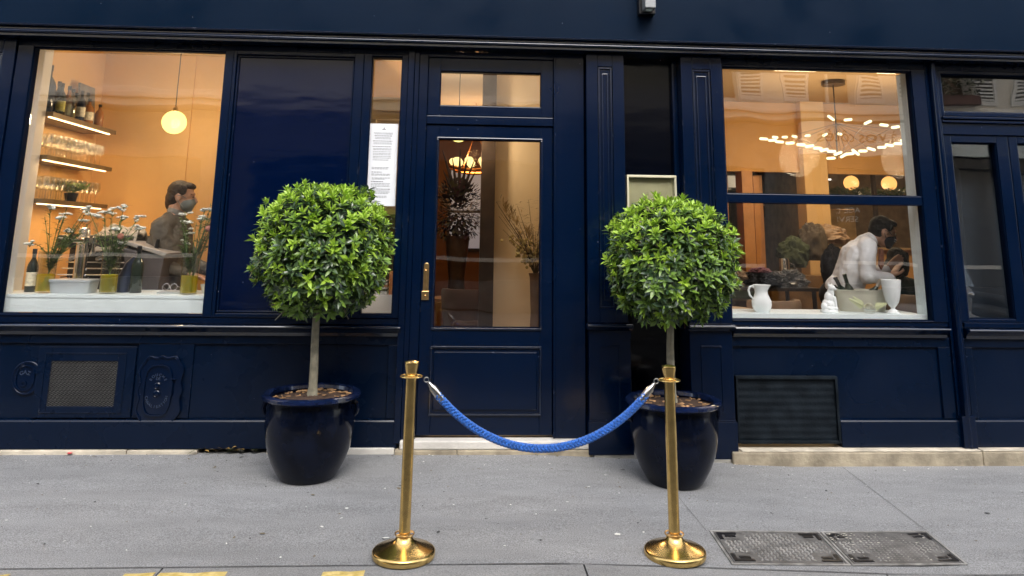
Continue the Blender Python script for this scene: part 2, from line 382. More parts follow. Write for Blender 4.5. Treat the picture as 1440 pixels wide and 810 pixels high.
STONEG = pm('grey_stone', (.30, .29, .26), .8, var=.25, vscale=9, bump=.5, bscale=40)
STONEB = pm('brown_stone', (.34, .29, .21), .8, var=.3, vscale=8, bump=.5, bscale=40)
STONEW = pm('white_stone', (.66, .63, .58), .6, var=.1, vscale=6, bump=.3, bscale=40)
KY = -1.69
def sheet(name, x0, x1, y0, y1, dz, mat, nx=1, ny=1, hf=None, kind='structure'):
    b = MB(); hf = hf or gz
    vs = [[b.bm.verts.new((x0+(x1-x0)*i/nx, y0+(y1-y0)*j/ny, hf(x0+(x1-x0)*i/nx, y0+(y1-y0)*j/ny)+dz)) for i in range(nx+1)] for j in range(ny+1)]
    for j in range(ny):
        for i in range(nx): b.bm.faces.new([vs[j][i], vs[j][i+1], vs[j+1][i+1], vs[j+1][i]])
    o = b.build(name, mat, kind=kind, recalc=False)
    for p in o.data.polygons: p.use_smooth = True
    return o
sheet('pavement', -40, 40, KY, .3, 0, PAVE, 400, 24)
# kerb: stones with joints and rounded arris
b = MB()
xs = [-40, -3.6, -1.305, .55, 1.95, 3.6, 40]
for a, c in zip(xs, xs[1:]):
    n = max(1, int((c-a)/.4)); prof = [(KY-.004, 0), (KY-.27, 0), (KY-.295, -.012), (KY-.30, -.04), (KY-.30, -.2), (KY-.004, -.2)]
    rings = []
    for i in range(n+1):
        x = a+.004+(c-a-.008)*i/n
        rings.append([(x, y, gz(x, KY)+z) for y, z in prof])
    b.ring_loft(rings, False)
b.build('kerb', GRAN, kind='structure')
b = MB()
b.box(-40, 40, KY-.30, KY+.0, -.35, -.13); b.build('kerb_bedding', JOINT, kind='structure')
yl = [(-2.6, -1.92), (-1.44, -1.315), (-1.295, -1.01), (-.60, -.42), (1.46, 1.75), (2.17, 3.2)]
b = MB()
for a, c in yl:
    n = max(1, int((c-a)/.06)); random.seed(int(a*100))
    rings = []
    for i in range(n+1):
        x = a+(c-a)*i/n; e = random.uniform(-.014, .008)
        rings.append((x, e))
    for (xa, ea), (xb, eb) in zip(rings, rings[1:]):
        ya, yb = KY-.060+ea, KY-.060+eb
        b.poly([(xa, KY-.2, gz(xa, KY)+.004), (xb, KY-.2, gz(xb, KY)+.004), (xb, yb, gz(xb, KY)+.004), (xa, ya, gz(xa, KY)+.004)])
b.build('kerb_paint', YEL, kind='structure')
sheet('road', -60, 60, -7.6, KY-.30, -.15, ROAD, 120, 6, hf=lambda x, y: gz(x, KY))
b = MB(); b.box(-60, 60, -10.9, -7.6, -.6, -.02); b.build('far_pavement', PAVE, kind='structure')
b = MB(); b.poly([(-200, -200, -.7), (200, -200, -.7), (200, 200, -.7), (-200, 200, -.7)]); b.build('ground', ROAD, kind='structure')
# asphalt joints
b = MB()
def strip(x0, y0, x1, y1, wd, n=14):
    for i in range(n):
        t0, t1 = i/n, (i+1)/n
        p = Vector((x0+(x1-x0)*t0, y0+(y1-y0)*t0, 0)); q = Vector((x0+(x1-x0)*t1, y0+(y1-y0)*t1, 0)); d = (q-p).normalized(); s = Vector((-d.y, d.x, 0))*wd/2
        b.poly([(v.x, v.y, gz(v.x, v.y)+.002) for v in (p-s, q-s, q+s, p+s)])
strip(2.55, -.06, 2.46, -1.2, .0035); strip(1.235, -.4, 1.25, -1.26, .003); strip(-40, KY+.004, 40, KY+.004, .005, 200)
strip(-2.9, .0, -3.4, KY, .005)
b.build('pavement_joint', JOINT, kind='structure')
# litter: tiny bits of dry leaf, petals and gum
random.seed(3); b = MB()
for k in range(360):
    x = random.uniform(-3.2, 4.2); y = -.03-1.6*random.random()**1.3 if k % 4 else -.06-abs(random.gauss(0, .05)); s = random.uniform(.005, .012)*(2.0 if k % 9 == 0 else 1); a = random.random()*6.3
    z = gz(x, y)+.0025; mi = random.choice((0, 0, 1, 1, 2, 2)); el = random.uniform(.25, .8)
    pts = []
    for q in range(6):
        r = s*random.uniform(.6, 1); u, v = r*math.cos(q*1.047), r*el*math.sin(q*1.047)
        pts.append((x+u*math.cos(a)-v*math.sin(a), y+u*math.sin(a)+v*math.cos(a), z+random.uniform(0, .003)))
    b.poly(pts, mi)
o = b.build('litter', [pm('litter_dark', (.05, .05, .05), .9), pm('litter_leaf', (.16, .13, .08), .9), pm('litter_pale', (.7, .7, .66), .9)], kind='stuff', recalc=False)
tag(o, 'tiny scraps of leaf, grit and pale gum scattered over the pavement', 'litter')
# red petal and dry leaves by the sill
b = MB(); c = (-2.55, -.05)
for q in range(5):
    a = q*1.26; b.leaf(Vector((c[0], c[1], .008)), Vector((math.cos(a), math.sin(a), .5)), Vector((0, 0, 1)), .02, .018)
tag(b.build('petal', pm('red_petal', (.6, .02, .05), .6), root=(c[0], c[1], 0), recalc=False), 'small red petal lying at the foot of the left wall', 'petal')
b = MB(); random.seed(9)
for q in range(26):
    x = random.uniform(-1.78, -1.36); a = random.uniform(0, 6.3)
    b.leaf(Vector((x, -.035+random.uniform(-.02, .02), .022+random.uniform(0, .015))), Vector((math.cos(a), math.sin(a)*.3, random.uniform(-.2, .4))), Vector((0, 0, 1)), random.uniform(.03, .08), .018, mi=q % 3)
tag(b.build('dead_leaves', [pm('leaf_litter_dark', (.03, .028, .022), .8), pm('leaf_litter_green', (.07, .08, .03), .7), pm('leaf_litter_ochre', (.35, .22, .06), .8)], root=(-1.57, -.03, 0), recalc=False, kind='stuff'), 'dark dead leaves caught in the gap under the left shopfront', 'dead leaves')

# ---- pavement access covers
C4 = [Vector((1.244, -1.652)), Vector((2.412, -1.585)), Vector((2.455, -1.19)), Vector((1.264, -1.262))]
IRON = pm('cast_iron', (.12, .117, .114), .5, .1, var=.35, vscale=14, bump=.3, bscale=120)
IRONW = pm('worn_iron', (.27, .262, .25), .5, .15, var=.4, vscale=10)
def bil(u, v, dz=0):
    p = (C4[0]*(1-u)+C4[1]*u)*(1-v)+(C4[3]*(1-u)+C4[2]*u)*v
    return Vector((p.x, p.y, gz(p.x, p.y)+dz))
def cover(u0, u1, label):
    c = bil((u0+u1)/2, .5)
    t = thing('access_cover', label, 'access cover', c, 'metal access covers in the pavement')
    g = .006
    b = MB()
    for (a0, a1, b0, b1) in ((u0, u1, 0, .03), (u0, u1, .97, 1), (u0, u0+.010, .03, .97), (u1-.010, u1, .03, .97)):
        q = [bil(a0, b0, .001), bil(a1, b0, .001), bil(a1, b1, .001), bil(a0, b1, .001)]
        b.prism(q, (0, 0, .006))
    b.build('frame', IRONW, t, bevel=.001)
    b = MB(); m = .016
    q = [bil(u0+m, .05, .001), bil(u1-m, .05, .001), bil(u1-m, .95, .001), bil(u0+m, .95, .001)]; b.prism(q, (0, 0, .004))
    NX, NY = 22, 14
    for i in range(NX):
        for j in range(NY):
            u = u0+.03+(u1-u0-.06)*(i+.5)/NX; v = .09+.82*(j+.5)/NY
            cor = (i < 5 and (j < 4 or j > NY-5)) or (i > NX-6 and (j < 4 or j > NY-5))
            if cor: continue
            a = .75 if (i+j) % 2 else -.75
            b.ell(bil(u, v, .0055), .0115, .0048, .005, 6, 4, M=Matrix.Rotation(a, 3, 'Z'), mi=1)
    b.build('tread_plate', [IRON, IRONW], t)
    for su in (0, 1):
        for sv in (0, 1):
            b = MB()
            uu = (lambda x: u0+.022+x if su == 0 else u1-.022-x); vv = (lambda x: .08+x if sv == 0 else .92-x)
            for (xa, xb, ya, yb) in ((0, .085, 0, .05), (0, .016, .05, .2), (.03, .075, .08, .13)):
                b.prism([bil(uu(xa), vv(ya), .005), bil(uu(xb), vv(ya), .005), bil(uu(xb), vv(yb), .005), bil(uu(xa), vv(yb), .005)], (0, 0, .004))
            b.build('corner_bracket', BLACK, t)
cover(0, .497, 'left half of the rectangular iron cover plate in the pavement, studded and dark')
cover(.503, 1, 'right half of the rectangular iron cover plate in the pavement, whitish scuffs along its top')
# pale mortar scuffs on right plate
random.seed(5); b = MB()
for k in range(70):
    u = min(.95, max(.52, random.gauss(.6, .07) if k % 3 else random.uniform(.52, .95))); v = .93-abs(random.gauss(0, .2)) if k % 3 else random.uniform(.1, .9)
    p = bil(u, max(.06, v), .0105); s = random.uniform(.003, .011)
    b.poly([(p.x+s*random.uniform(.5, 1)*math.cos(q*1.05), p.y+s*.6*random.uniform(.5, 1)*math.sin(q*1.05), p.z) for q in range(6)])
tag(b.build('dried_mortar', pm('mortar', (.6, .57, .5), .9), root=bil(.7, .8), recalc=False, kind='stuff'), 'flecks of pale dried mortar on the right cover plate', 'mortar')

# ================================================================== RESTAURANT BUILDING
BLD = thing('restaurant_building', 'dark navy lacquered restaurant shopfront with large windows onto a warmly lit dining room', 'restaurant building', (0, 0, 0))
def part(name, mats, boxes, parent=BLD, bevel=.004, label=None):
    for q in boxes:
        b = MB(); b.box(*q); o = b.build(name, mats, parent, label, bevel)
    return o
ZT = 2.80   # underside of cornice zone
# fascia, cornice
part('fascia', NAVYF, [(-8, 8, -.10, .3, 2.86, 4.05)])
b = MB()
prof = [(.3, 2.775), (-.10, 2.775), (-.125, 2.775), (-.125, 2.792), (-.145, 2.797), (-.15, 2.808), (-.145, 2.818), (-.128, 2.822), (-.128, 2.834), (-.165, 2.842), (-.17, 2.853), (-.16, 2.859), (.3, 2.859)]
b.ring_loft([[(x, y, z) for y, z in prof] for x in (-8, -4, 0, 1.28, 1.284, 4, 8)], False)
b.build('cornice', NAVYL, BLD, bevel=.0015)
b = MB(); prof = [(.3, 4.053), (-.15, 4.053), (-.3, 4.12), (-.32, 4.2), (.3, 4.2)]
b.ring_loft([[(x, y, z) for y, z in prof] for x in (-8, 8)], False); b.build('upper_cornice', NAVYM, BLD)
UPW = pm('upper_stone', (.52, .46, .36), .85, var=.1, vscale=1.5)
part('upper_wall', UPW, [(-20, 20, 0, .5, 4.203, 12.5)], bevel=0)
part('side_wall', UPW, [(-20, -8.003, 0, .5, -.1, 4.2), (8.003, 20, 0, .5, -.1, 4.2)], bevel=0)
# head rail over every bay
part('head_rail', NAVYM, [(-8, -.47, .0, .10, 2.735, 2.772), (.86, 1.10, .01, .1, 2.77, 2.774), (1.86, 8, .0, .10, 2.725, 2.772)])

def molding(b, x0, x1, z0, z1, y, wd=.012, d=.010, mi=0):
    """raised picture-frame bead on a surface at y, facing -y"""
    for (a0, a1, c0, c1) in ((x0, x1, z1-wd, z1), (x0, x1, z0, z0+wd), (x0, x0+wd, z0+wd, z1-wd), (x1-wd, x1, z0+wd, z1-wd)):
        b.box(a0, a1, y-d, y+.004, c0, c1, mi)
def pilaster(x0, x1, z0=.845, z1=2.772, y=-.055, px0=None, px1=None, name='pilaster'):
    b = MB(); px0 = px0 or x0+.085; px1 = px1 or x1-.085
    # stiles and rails round a sunk panel
    b.box(x0, px0, y, .12, z0, z1); b.box(px1, x1, y, .12, z0, z1)
    b.box(px0, px1, y, .12, z1-.10, z1); b.box(px0, px1, y, .12, z0, z0+.10)
    b.box(px0, px1, y+.016, .12, z0+.1, z1-.1)
    o = b.build(name, NAVY, BLD, bevel=.004)
    c = MB(); molding(c, px0+.003, px1-.003, z0+.103, z1-.103, y+.016, .014, .011); molding(c, px0+.032, px1-.032, z0+.15, z1-.15, y+.016, .008, .006)
    c.build('panel_bead', NAVYL, o, bevel=.003)
    return o
def pedestal(x0, x1, zb, z1=.80, y=-.06, panel=True):
    b = MB(); b.box(x0, x1, y, .2, .215, z1-.002); b.box(x0-.008, x1+.008, y-.016, .2, zb, .205); b.box(x0-.004, x1+.004, y-.008, .2, .205, .215)
    o = b.build('pedestal', NAVY, BLD, bevel=.003)
    if panel:
        c = MB(); molding(c, x0+.075, x1-.075, .26, .70, y, .010, .006); c.build('panel_bead', NAVY, o, bevel=.002)
    c = MB(); prof = [(.0, .80), (y-.01, .80), (y-.025, .812), (y-.045, .825), (y-.051, .832), (y-.048, .839), (y-.040, .843), (.0, .843)]
    c.ring_loft([[(x, yy, z) for yy, z in prof] for x in (x0-.012, x1+.012)], False); c.build('cap_moulding', NAVYL, o, bevel=.0015)
    return o
pilaster(-3.62, -3.27, .86, 2.772, -.03); pedestal(-3.62, -3.30, -.0, .80, -.02, False)
pilaster(.835, 1.115); pedestal(.84, 1.13, .0)
pilaster(1.545, 1.855); pedestal(1.545, 1.845, -.03)

# ---- windows
def window(name_label, outer, gl, gy, fy0=-.012, fy1=.11, panes=None, mat=NAVY, reveal=None, glass=GLASS, white=True, parent=BLD, name='window'):
    x0, x1, z0, z1 = outer; panes = panes or [gl]
    b = MB(); gx0 = min(p[0] for p in panes); gx1 = max(p[1] for p in panes); gz0 = min(p[2] for p in panes); gz1 = max(p[3] for p in panes)
    b.box(x0, gx0, fy0, fy1, z0, z1); b.box(gx1, x1, fy0, fy1, z0, z1); b.box(gx0, gx1, fy0, fy1, gz1, z1); b.box(gx0, gx1, fy0, fy1, z0, gz0)
    ps = sorted(panes, key=lambda p: p[2])
    for p, q in zip(ps, ps[1:]):
        if q[2]-p[3] > .005: b.box(gx0, gx1, fy0+.01, fy1, p[3], q[2])
    o = b.build(name, [mat, NAVYT], parent, name_label, bevel=.004)
    for p_ in o.data.polygons:
        if abs(p_.normal.y) < .5: p_.material_index = 1
    c = MB()
    for p in panes: # inner bead
        molding(c, p[0]-.001, p[1]+.001, p[2]-.001, p[3]+.001, fy0+.028, .006, .016)
    c.build('glazing_bead', NAVYT, o, bevel=.002)
    for p in panes:
        g = MB(); g.box(p[0]+.002, p[1]-.002, gy, gy+.006, p[2]+.002, p[3]-.002); g.build('glass_pane', glass, o)
    return o
window('large left window with a single pane above a white counter', (-3.265, -1.745, .862, 2.735), (-3.156, -1.802, .876, 2.722), .06, fy1=.07)
window('narrow window strip beside the door', (-.800, -.475, .862, 2.735), (-.743, -.522, .886, 2.720), .06)
window('right dining room window split by a horizontal bar', (1.858, 3.452, .862, 2.725), None, .06, fy1=.07, panes=[(1.875, 3.342, 1.758, 2.706), (1.872, 3.345, .872, 1.695)])
# wall panel between window and strip
b = MB(); b.box(-1.742, -1.72, -.012, .1, .862, 2.735); b.box(-.868, -.803, -.012, .1, .862, 2.735); b.box(-1.72, -.868, -.012, .1, 2.706, 2.735); b.box(-1.72, -.868, -.012, .1, .862, .888)
pw = b.build('wall_panel', NAVY, BLD, bevel=.004)
b = MB(); b.box(-1.718, -.870, .022, .09, .89, 2.704); b.build('gloss_panel', NAVYG, pw)
b = MB(); molding(b, -1.716, -.872, .892, 2.702, .022, .012, .02); b.build('panel_bead', NAVY, pw, bevel=.003)
# sills under left windows and ledge (chair rail)
def ledge(x0, x1, top=.815):
    b = MB(); prof = [(.10, top-.072), (-.018, top-.072), (-.022, top-.05), (-.045, top-.03), (-.055, top-.022), (-.064, top-.020), (-.071, top-.015), (-.074, top-.009), (-.071, top-.003), (-.064, top), (.10, top+.002)]
    b.ring_loft([[(x, y, z) for y, z in prof] for x in (x0, x1)], False)
    return b.build('ledge', NAVYL, BLD, bevel=.0015)
ledge(-8, -.455); ledge(1.87, 3.425, .828); ledge(3.565, 8, .822)
part('sill_rail', NAVY, [(-8, -.475, -.004, .1, .818, .861), (1.86, 3.45, -.004, .1, .831, .861), (3.57, 8, -.004, .1, .826, .861)], bevel=.003)
# ---- left base
b = MB(); b.box(-8, -.455, .0, .12, .686, .742); b.box(-8, -.455, .018, .12, .20, .686)
b.box(-.535, -.455, .0, .12, .21, .685)
b.build('base_panel', NAVYM, BLD, bevel=.004)
b = MB(); prof = [(.12, .03), (-.024, .03), (-.024, .196), (-.018, .206), (.12, .208)]
b.ring_loft([[(x, y, z) for y, z in prof] for x in (-8, -.452)], False); b.build('skirting', NAVYL if False else NAVYM, BLD, bevel=.0015)
# vent board with mesh
vb = MB(); X0, X1, Z0, Z1 = -2.762, -2.330, .285, .572
for q in ((-2.85, X0, .0, .017, .215, .66), (X1, -2.215, .0, .017, .215, .66), (X0, X1, .0, .017, Z1, .66), (X0, X1, .0, .017, .215, Z0)): vb.box(*q)
vent = vb.build('air_vent', NAVYM, BLD, 'square vent opening covered with pale diamond mesh', bevel=.003)
b = MB(); molding(b, -2.805, -2.275, .245, .625, .0, .006, .005); b.box(-2.85, -2.215, -.003, .004, .66, .668); b.build('vent_bead', NAVYM, vent, bevel=.002)
b = MB(); b.box(X0+.001, X1-.001, .012, .0165, Z0+.001, Z1-.001); b.build('vent_shade_sheet', DARKV, vent)  # near-black sheet painted in for the shade inside the vent
b = MB(); nr, nc = 17, 17
MESHM = pm('vent_mesh_paint', (.26, .26, .25), .5, var=.2)
for j in range(nr):
    zc = Z0+(Z1-Z0)*(j+.5)/nr; h = (Z1-Z0)/nr/2*.86
    for sgn in (1, -1):
        pts = []
        for i in range(nc*2+1):
            x = X0+(X1-X0)*i/(nc*2); pts.append((x, .002+.003*(i % 2), zc+sgn*(h if (i+j) % 2 else -h*.0)))
        for p, q in zip(pts, pts[1:]):
            d = .0009
            b.poly([(p[0], p[1], p[2]-d), (q[0], q[1], q[2]-d), (q[0], q[1]-.001, q[2]+d), (p[0], p[1]-.001, p[2]+d)])
b.build('vent_mesh', MESHM, vent, recalc=False)
# board behind hatch
part('hatch_board', NAVYM, [(-2.205, -1.84, .006, .017, .212, .684)], bevel=.002)
# cast hatch (wavy plate)
def wavy(cx, cz, hw, hh, n=120, amp=.009, k=2):
    pts = []
    for i in range(n):
        a = 2*math.pi*i/n; ca, sa = math.cos(a), math.sin(a)
        r = (abs(ca)**5+abs(sa)**5)**(-1/5)
        wv = 1+ .045*math.cos(12*a)
        pts.append((cx+hw*ca*r*wv, cz+hh*sa*r*(1+.03*math.cos(12*a))))
    return pts
def rrect(cx, cz, hw, hh, e=3.2, n=80):
    return [(cx+hw*abs(math.cos(a))**(2/e)*math.copysign(1, math.cos(a)), cz+hh*abs(math.sin(a))**(2/e)*math.copysign(1, math.sin(a))) for a in [2*math.pi*i/n for i in range(n)]]
hx, hz = -2.035, .392
b = MB(); b.prism([(x, .0055, z) for x, z in wavy(hx, hz, .143, .215)], (0, -.02, 0))
hat = b.build('hydrant_hatch', NAVY, BLD, 'navy painted cast iron hatch with wavy outline and raised lettering', bevel=.004)
b = MB()
def ringz(b, pts1, pts2, y0, y1):
    n = len(pts1); A = [[(x, y0, z) for x, z in pts1], [(x, y1, z) for x, z in pts1], [(x, y1, z) for x, z in pts2], [(x, y0, z) for x, z in pts2]]
    V = [[b.bm.verts.new(p) for p in r] for r in A]
    for k in range(4):
        for i in range(n): b.bm.faces.new([V[k][i], V[k][(i+1) % n], V[(k+1) % 4][(i+1) % n], V[(k+1) % 4][i]])
ringz(b, wavy(hx, hz, .141, .213), wavy(hx, hz, .130, .202), -.014, -.022)
b.build('rim', NAVY, hat, bevel=.002)
b = MB(); ringz(b, rrect(hx-.012, hz, .093, .163), rrect(hx-.012, hz, .083, .153), -.013, -.028); b.prism([(x, -.014, z) for x, z in rrect(hx-.012, hz, .085, .155)], (0, -.003, 0))
b.build('cover', NAVY, hat, bevel=.002)
b = MB()
for cz in (hz+.028, hz-.022): b.lathe([(.022, 0), (.022, .006), (.018, .009), (.014, .006), (.012, .012), (0, .013)], (hx-.014, -.016, cz), 20, ax=(0, -1, 0)); b.build('boss', NAVY, hat, smooth=True); b = MB()
for sx in (-1, 1):
    for sz in (-1, 1): b.lathe([(.006, 0), (.005, .005), (0, .006)], (hx+sx*.108-.003, -.0145, hz+sz*.165), 10, ax=(0, -1, 0)); b.build('bolt', NAVY, hat, smooth=True); b = MB()
b = MB(); b.box(hx+.078, hx+.088, -.034, -.012, hz-.035, hz+.06); b.box(hx+.07, hx+.105, -.030, -.012, hz+.068, hz+.076); b.build('hinge', NAVY, hat, bevel=.002)
def arc_text(txt, cx, cz, r, a0, a1, size, y, parent, up=True, mat=NAVY):
    for i, ch in enumerate(txt):
        if ch == ' ': continue
        a = R_(a0+(a1-a0)*i/(len(txt)-1)); rot = a-math.pi/2 if up else a+math.pi/2
        yield (ch, (cx+r*math.cos(a), y, cz+r*1.0*math.sin(a)), rot)
LETM = pm('letter_wear', (.035, .05, .085), .4)
def letters(items, size, parent, mat):
    """one raised inscription as a single mesh"""
    allm = MB()
    for ch, loc, rot in items:
        cu = bpy.data.curves.new('l', 'FONT'); cu.body = ch; cu.size = size; cu.extrude = .002; cu.align_x = 'CENTER'; cu.align_y = 'CENTER'
        t = bpy.data.objects.new('l', cu); COL.objects.link(t); dg = bpy.context.evaluated_depsgraph_get(); me = bpy.data.meshes.new_from_object(t.evaluated_get(dg))
        bpy.data.objects.remove(t); bpy.data.curves.remove(cu)
        me.transform(Matrix.Translation(loc) @ Matrix.Rotation(math.pi/2, 4, 'X') @ Matrix.Rotation(rot, 4, 'Z'))
        allm.bm.from_mesh(me); bpy.data.meshes.remove(me)
    return allm.build('raised_lettering', mat, parent)
it = list(arc_text('BOUCHE', hx-.014, hz+.045, .052, 155, 25, .02, -.018, hat)) + [('DE', (hx-.014, -.018, hz+.072), 0)] + list(arc_text('CANALISATION', hx-.014, hz-.038, .066, 185, 355, .02, -.018, hat, False))
letters(it, .024, hat, LETM)
# round plate
cx, cz = -2.915, .462
b = MB(); b.lathe([(.105, 0), (.105, .008), (.1, .013), (.092, .013), (.088, .007), (0, .007)], (0, 0, 0), 48)
for v in b.bm.verts: x, y, z = v.co; v.co = (cx+x*.95, .0175-z, cz+y*1.05)
rp = b.build('round_plate', NAVY, BLD, 'small round cast metal plate with raised oval and lettering', bevel=.0015)
b = MB(); ringz(b, rrect(cx-.008, cz, .062, .082, 2.3, 48), rrect(cx-.008, cz, .055, .075, 2.3, 48), .012, .002); b.lathe([(.018, 0), (.018, .008), (.011, .008), (.011, .002), (0, .002)], (cx-.012, .0105, cz-.036), 20, ax=(0, -1, 0))
b.box(cx+.05, cx+.085, -.004, .010, cz+.03, cz+.037); b.build('cover', NAVY, rp, bevel=.001)
letters([('G', (cx-.035, .009, cz+.03), .25), ('A', (cx-.012, .009, cz+.036), 0), ('Z', (cx+.012, .009, cz+.03), -.25)], .034, rp, LETM)

# ---- door surround and door
part('door_jamb', NAVY, [(-.474, -.431, -.03, .12, .06, 2.772), (-.430, -.396, -.012, .12, .06, 2.772), (-.395, -.332, .004, .12, .06, 2.772)], bevel=.003)
part('door_side_panel', NAVY, [(.612, .826, .006, .12, .085, 2.772), (.600, .614, -.004, .12, .085, 2.772)], bevel=.004)
tr = window('small transom window over the door', (-.330, .598, 2.293, 2.726), (-.240, .508, 2.368, 2.628), .07, .022, .11, name='transom_window')
part('transom_rail', NAVY, [(-.332, .598, .012, .11, 2.228, 2.290), (-.332, .598, .004, .11, 2.728, 2.770)], bevel=.004)
DOOR = window('navy entrance door, tall glass pane above a wooden panel', (-.330, .597, .098, 2.222), (-.238, .507, .80, 2.118), .07, .026, .09, name='door', glass=GLASSD)
b = MB(); b.box(-.225, .490, .016, .028, .262, .64); b.build('lower_panel', NAVY, DOOR, bevel=.006)
b = MB(); molding(b, -.25, .520, .225, .678, .026, .014, .012); b.build('panel_bead', NAVYL, DOOR, bevel=.004)
b = MB(); molding(b, -.252, .521, .785, 2.133, .026, .014, .010); b.build('pane_bead', NAVYL, DOOR, bevel=.003)
b = MB(); pts = [(x, z) for x, z in [(-.316, 1.03), (-.276, 1.03), (-.276, 1.215)]] + [(-.296+.02*math.cos(a), 1.218+.02*math.sin(a)) for a in [math.pi*k/8 for k in range(9)]] + [(-.316, 1.215)]
b.prism([(x, .026, z) for x, z in pts], (0, -.006, 0)); b.box(-.324, -.272, .014, .026, .985, 1.045); b.box(-.303, -.291, .005, .02, 1.08, 1.19)
b.lathe([(.007, 0), (.007, .004), (0, .004)], (-.298, .014, 1.012), 12, ax=(0, -1, 0))
b.build('handle', BRASSD, DOOR, bevel=.002)
# ---- recess between pilasters
part('recess_panel', BLACKG, [(1.117, 1.543, .10, .2, .80, 2.772)], bevel=0)
part('recess_back', BLACKG, [(1.10, 1.57, .22, .3, -.05, .86)], bevel=0)
part('recess_bead', NAVY, [(1.117, 1.13, .07, .098, .80, 2.772), (1.505, 1.543, .05, .098, .80, 2.772)], bevel=.003)
# ---- right of window: post, transom, shop door leaves
b = MB()
for x0, x1, y in ((3.455, 3.475, -.012), (3.478, 3.512, -.045), (3.515, 3.55, -.012)): b.box(x0, x1, y, .12, .02, 2.772)
b.lathe([(.017, .02), (.017, 2.77)], (3.495, -.046, 0), 16)
b.build('post', NAVY, BLD, bevel=.003)
part('post_base', NAVY, [(3.452, 3.548, -.055, .0, .0, .24)], bevel=.003)
window('dark transom window over the side door', (3.552, 4.75, 2.37, 2.725), (3.585, 4.70, 2.405, 2.698), .06, .0, .1, name='transom_window', white=False)
part('transom_rail', NAVY, [(3.552, 4.75, -.02, .1, 2.318, 2.335), (3.552, 4.75, -.03, .1, 2.345, 2.362), (3.552, 4.75, .0, .1, 2.23, 2.315)], bevel=.003)
for k, (a, c) in enumerate(((3.556, 4.068), (4.074, 4.586))):
    d = window('dark glazed side door leaf' if k else 'dark glazed side door leaf nearest the dining room window', (a, c, .862, 2.226), (a+.068, c-.092, .885, 2.172), .06, .012, .09, name='side_door', mat=NAVY)
part('far_pilaster', NAVY, [(4.60, 4.9, -.04, .1, .862, 2.772)])
part('end_wall', NAVYM, [(4.92, 8, .0, .1, .862, 2.772), (-8, -3.64, .0, .1, .862, 2.772)])
# ---- right base
b = MB(); b.box(1.86, 3.45, .0, .12, .69, .755); b.box(1.86, 3.45, .018, .12, .2, .69); b.box(3.36, 3.45, .0, .12, .21, .69)
b.box(3.56, 8, .0, .12, .69, .748); b.box(3.56, 8, .018, .12, .2, .69); b.box(3.56, 3.61, .0, .12, .21, .69)
b.build('base_panel', NAVYM, BLD, bevel=.004)
b = MB(); prof = [(.12, .03), (-.024, .03), (-.024, .196), (-.018, .206), (.12, .208)]
for x0, x1 in ((2.6, 3.45), (3.565, 8)): b.ring_loft([[(x, y, z) for y, z in prof] for x in (x0, x1)], False)
b.build('skirting', NAVYL if False else NAVYM, BLD, bevel=.0015)
# corrugated dusty metal plate
b = MB(); n = 60; vs = []
GRM = pm('dusty_metal_plate', (.003, .007, .012), .6, spec=.15, var=.4, vscale=9, bump=.3, bscale=80, col2=(.009, .014, .02))
for j in range(n+1):
    z = .075+(.475-.075)*j/n; y = -.006-.0014*math.sin(j/n*2*math.pi*8.5)
    vs.append([b.bm.verts.new((x, y, z)) for x in (1.885, 2.578)])
for a, c in zip(vs, vs[1:]): b.bm.faces.new([a[0], a[1], c[1], c[0]])
vp_ = b.build('vent_plate', GRM, BLD, 'dusty dark ribbed metal plate low on the right wall', recalc=False)
for p in vp_.data.polygons: p.use_smooth = True
b = MB(); b.box(1.873, 1.885, -.026, .016, .058, .495); b.box(2.578, 2.596, -.026, .016, .058, .495); b.box(1.885, 2.578, -.026, .016, .475, .495); b.box(1.885, 2.578, -.026, .016, .055, .075); b.build('plate_frame', GRM, vp_, bevel=.002)

# ---- stone plinth, step
part('door_step', STONEW, [(-.43, .845, -.055, .14, .028, .082)], bevel=.008, label='white stone door step')
part('step_course', STONEB, [(-.46, -.05, -.062, .14, -.05, .026), (-.0465, .86, -.062, .14, -.05, .026)], bevel=.006)
part('stone_plinth', STONE, [(-8, -2.2, -.038, .14, -.05, .026), (-2.197, -1.75, -.036, .14, -.05, .024), (-1.3, -.95, -.036, .14, -.05, .018)], bevel=.006)
part('stone_plinth', STONEW, [(-.85, -.464, -.045, .14, -.05, .036)], bevel=.006)
part('stone_plinth', STONEG, [(.864, 1.33, -.07, .3, -.1, .006), (1.333, 1.80, -.075, .3, -.12, -.004)], bevel=.01)
part('stone_plinth', STONEB, [(1.803, 3.545, -.10, .14, -.14, .020), (3.548, 8, -.10, .14, -.14, .022)], bevel=.01)
part('plinth_top', STONE, [(1.87, 3.54, -.096, .14, .0215, .0285), (3.552, 8, -.096, .14, .0235, .0285)], bevel=.002)

# ================================================================== INTERIOR
def inner(name, mat, boxes, label=None): return part(name, mat, boxes, BLD, 0, label)
inner('interior_floor', PARQ, [(-3.9, 8, .14, 7.2, .02, .095)])
inner('interior_ceiling', CEIL, [(-3.9, 1.42, .3, 7.2, 3.12, 3.2)])
inner('interior_ceiling', pm('ochre_ceiling', (.46, .30, .15), .9), [(1.421, 8, .3, 7.2, 3.12, 3.2)])
inner('interior_front_header', WHITEW, [(-3.9, 8, .12, .3, 2.78, 3.2)])
inner('interior_wall', WHITEW, [(-3.62, -3.30, .112, .50, .095, 3.12), (-3.30, -3.165, .072, .16, .862, 2.775)])        # white pier
inner('interior_wall', PEACH, [(-3.62, -3.54, .501, 1.80, .095, 3.12), (-3.62, -.40, 1.80, 1.92, .095, 3.12), (-2.92, -2.68, 1.784, 1.799, .095, 3.12)])
inner('interior_wall', BEIGE, [(.235, 1.4, 1.80, 1.92, .095, 3.12), (1.30, 1.42, .31, 1.799, .095, 3.12)])
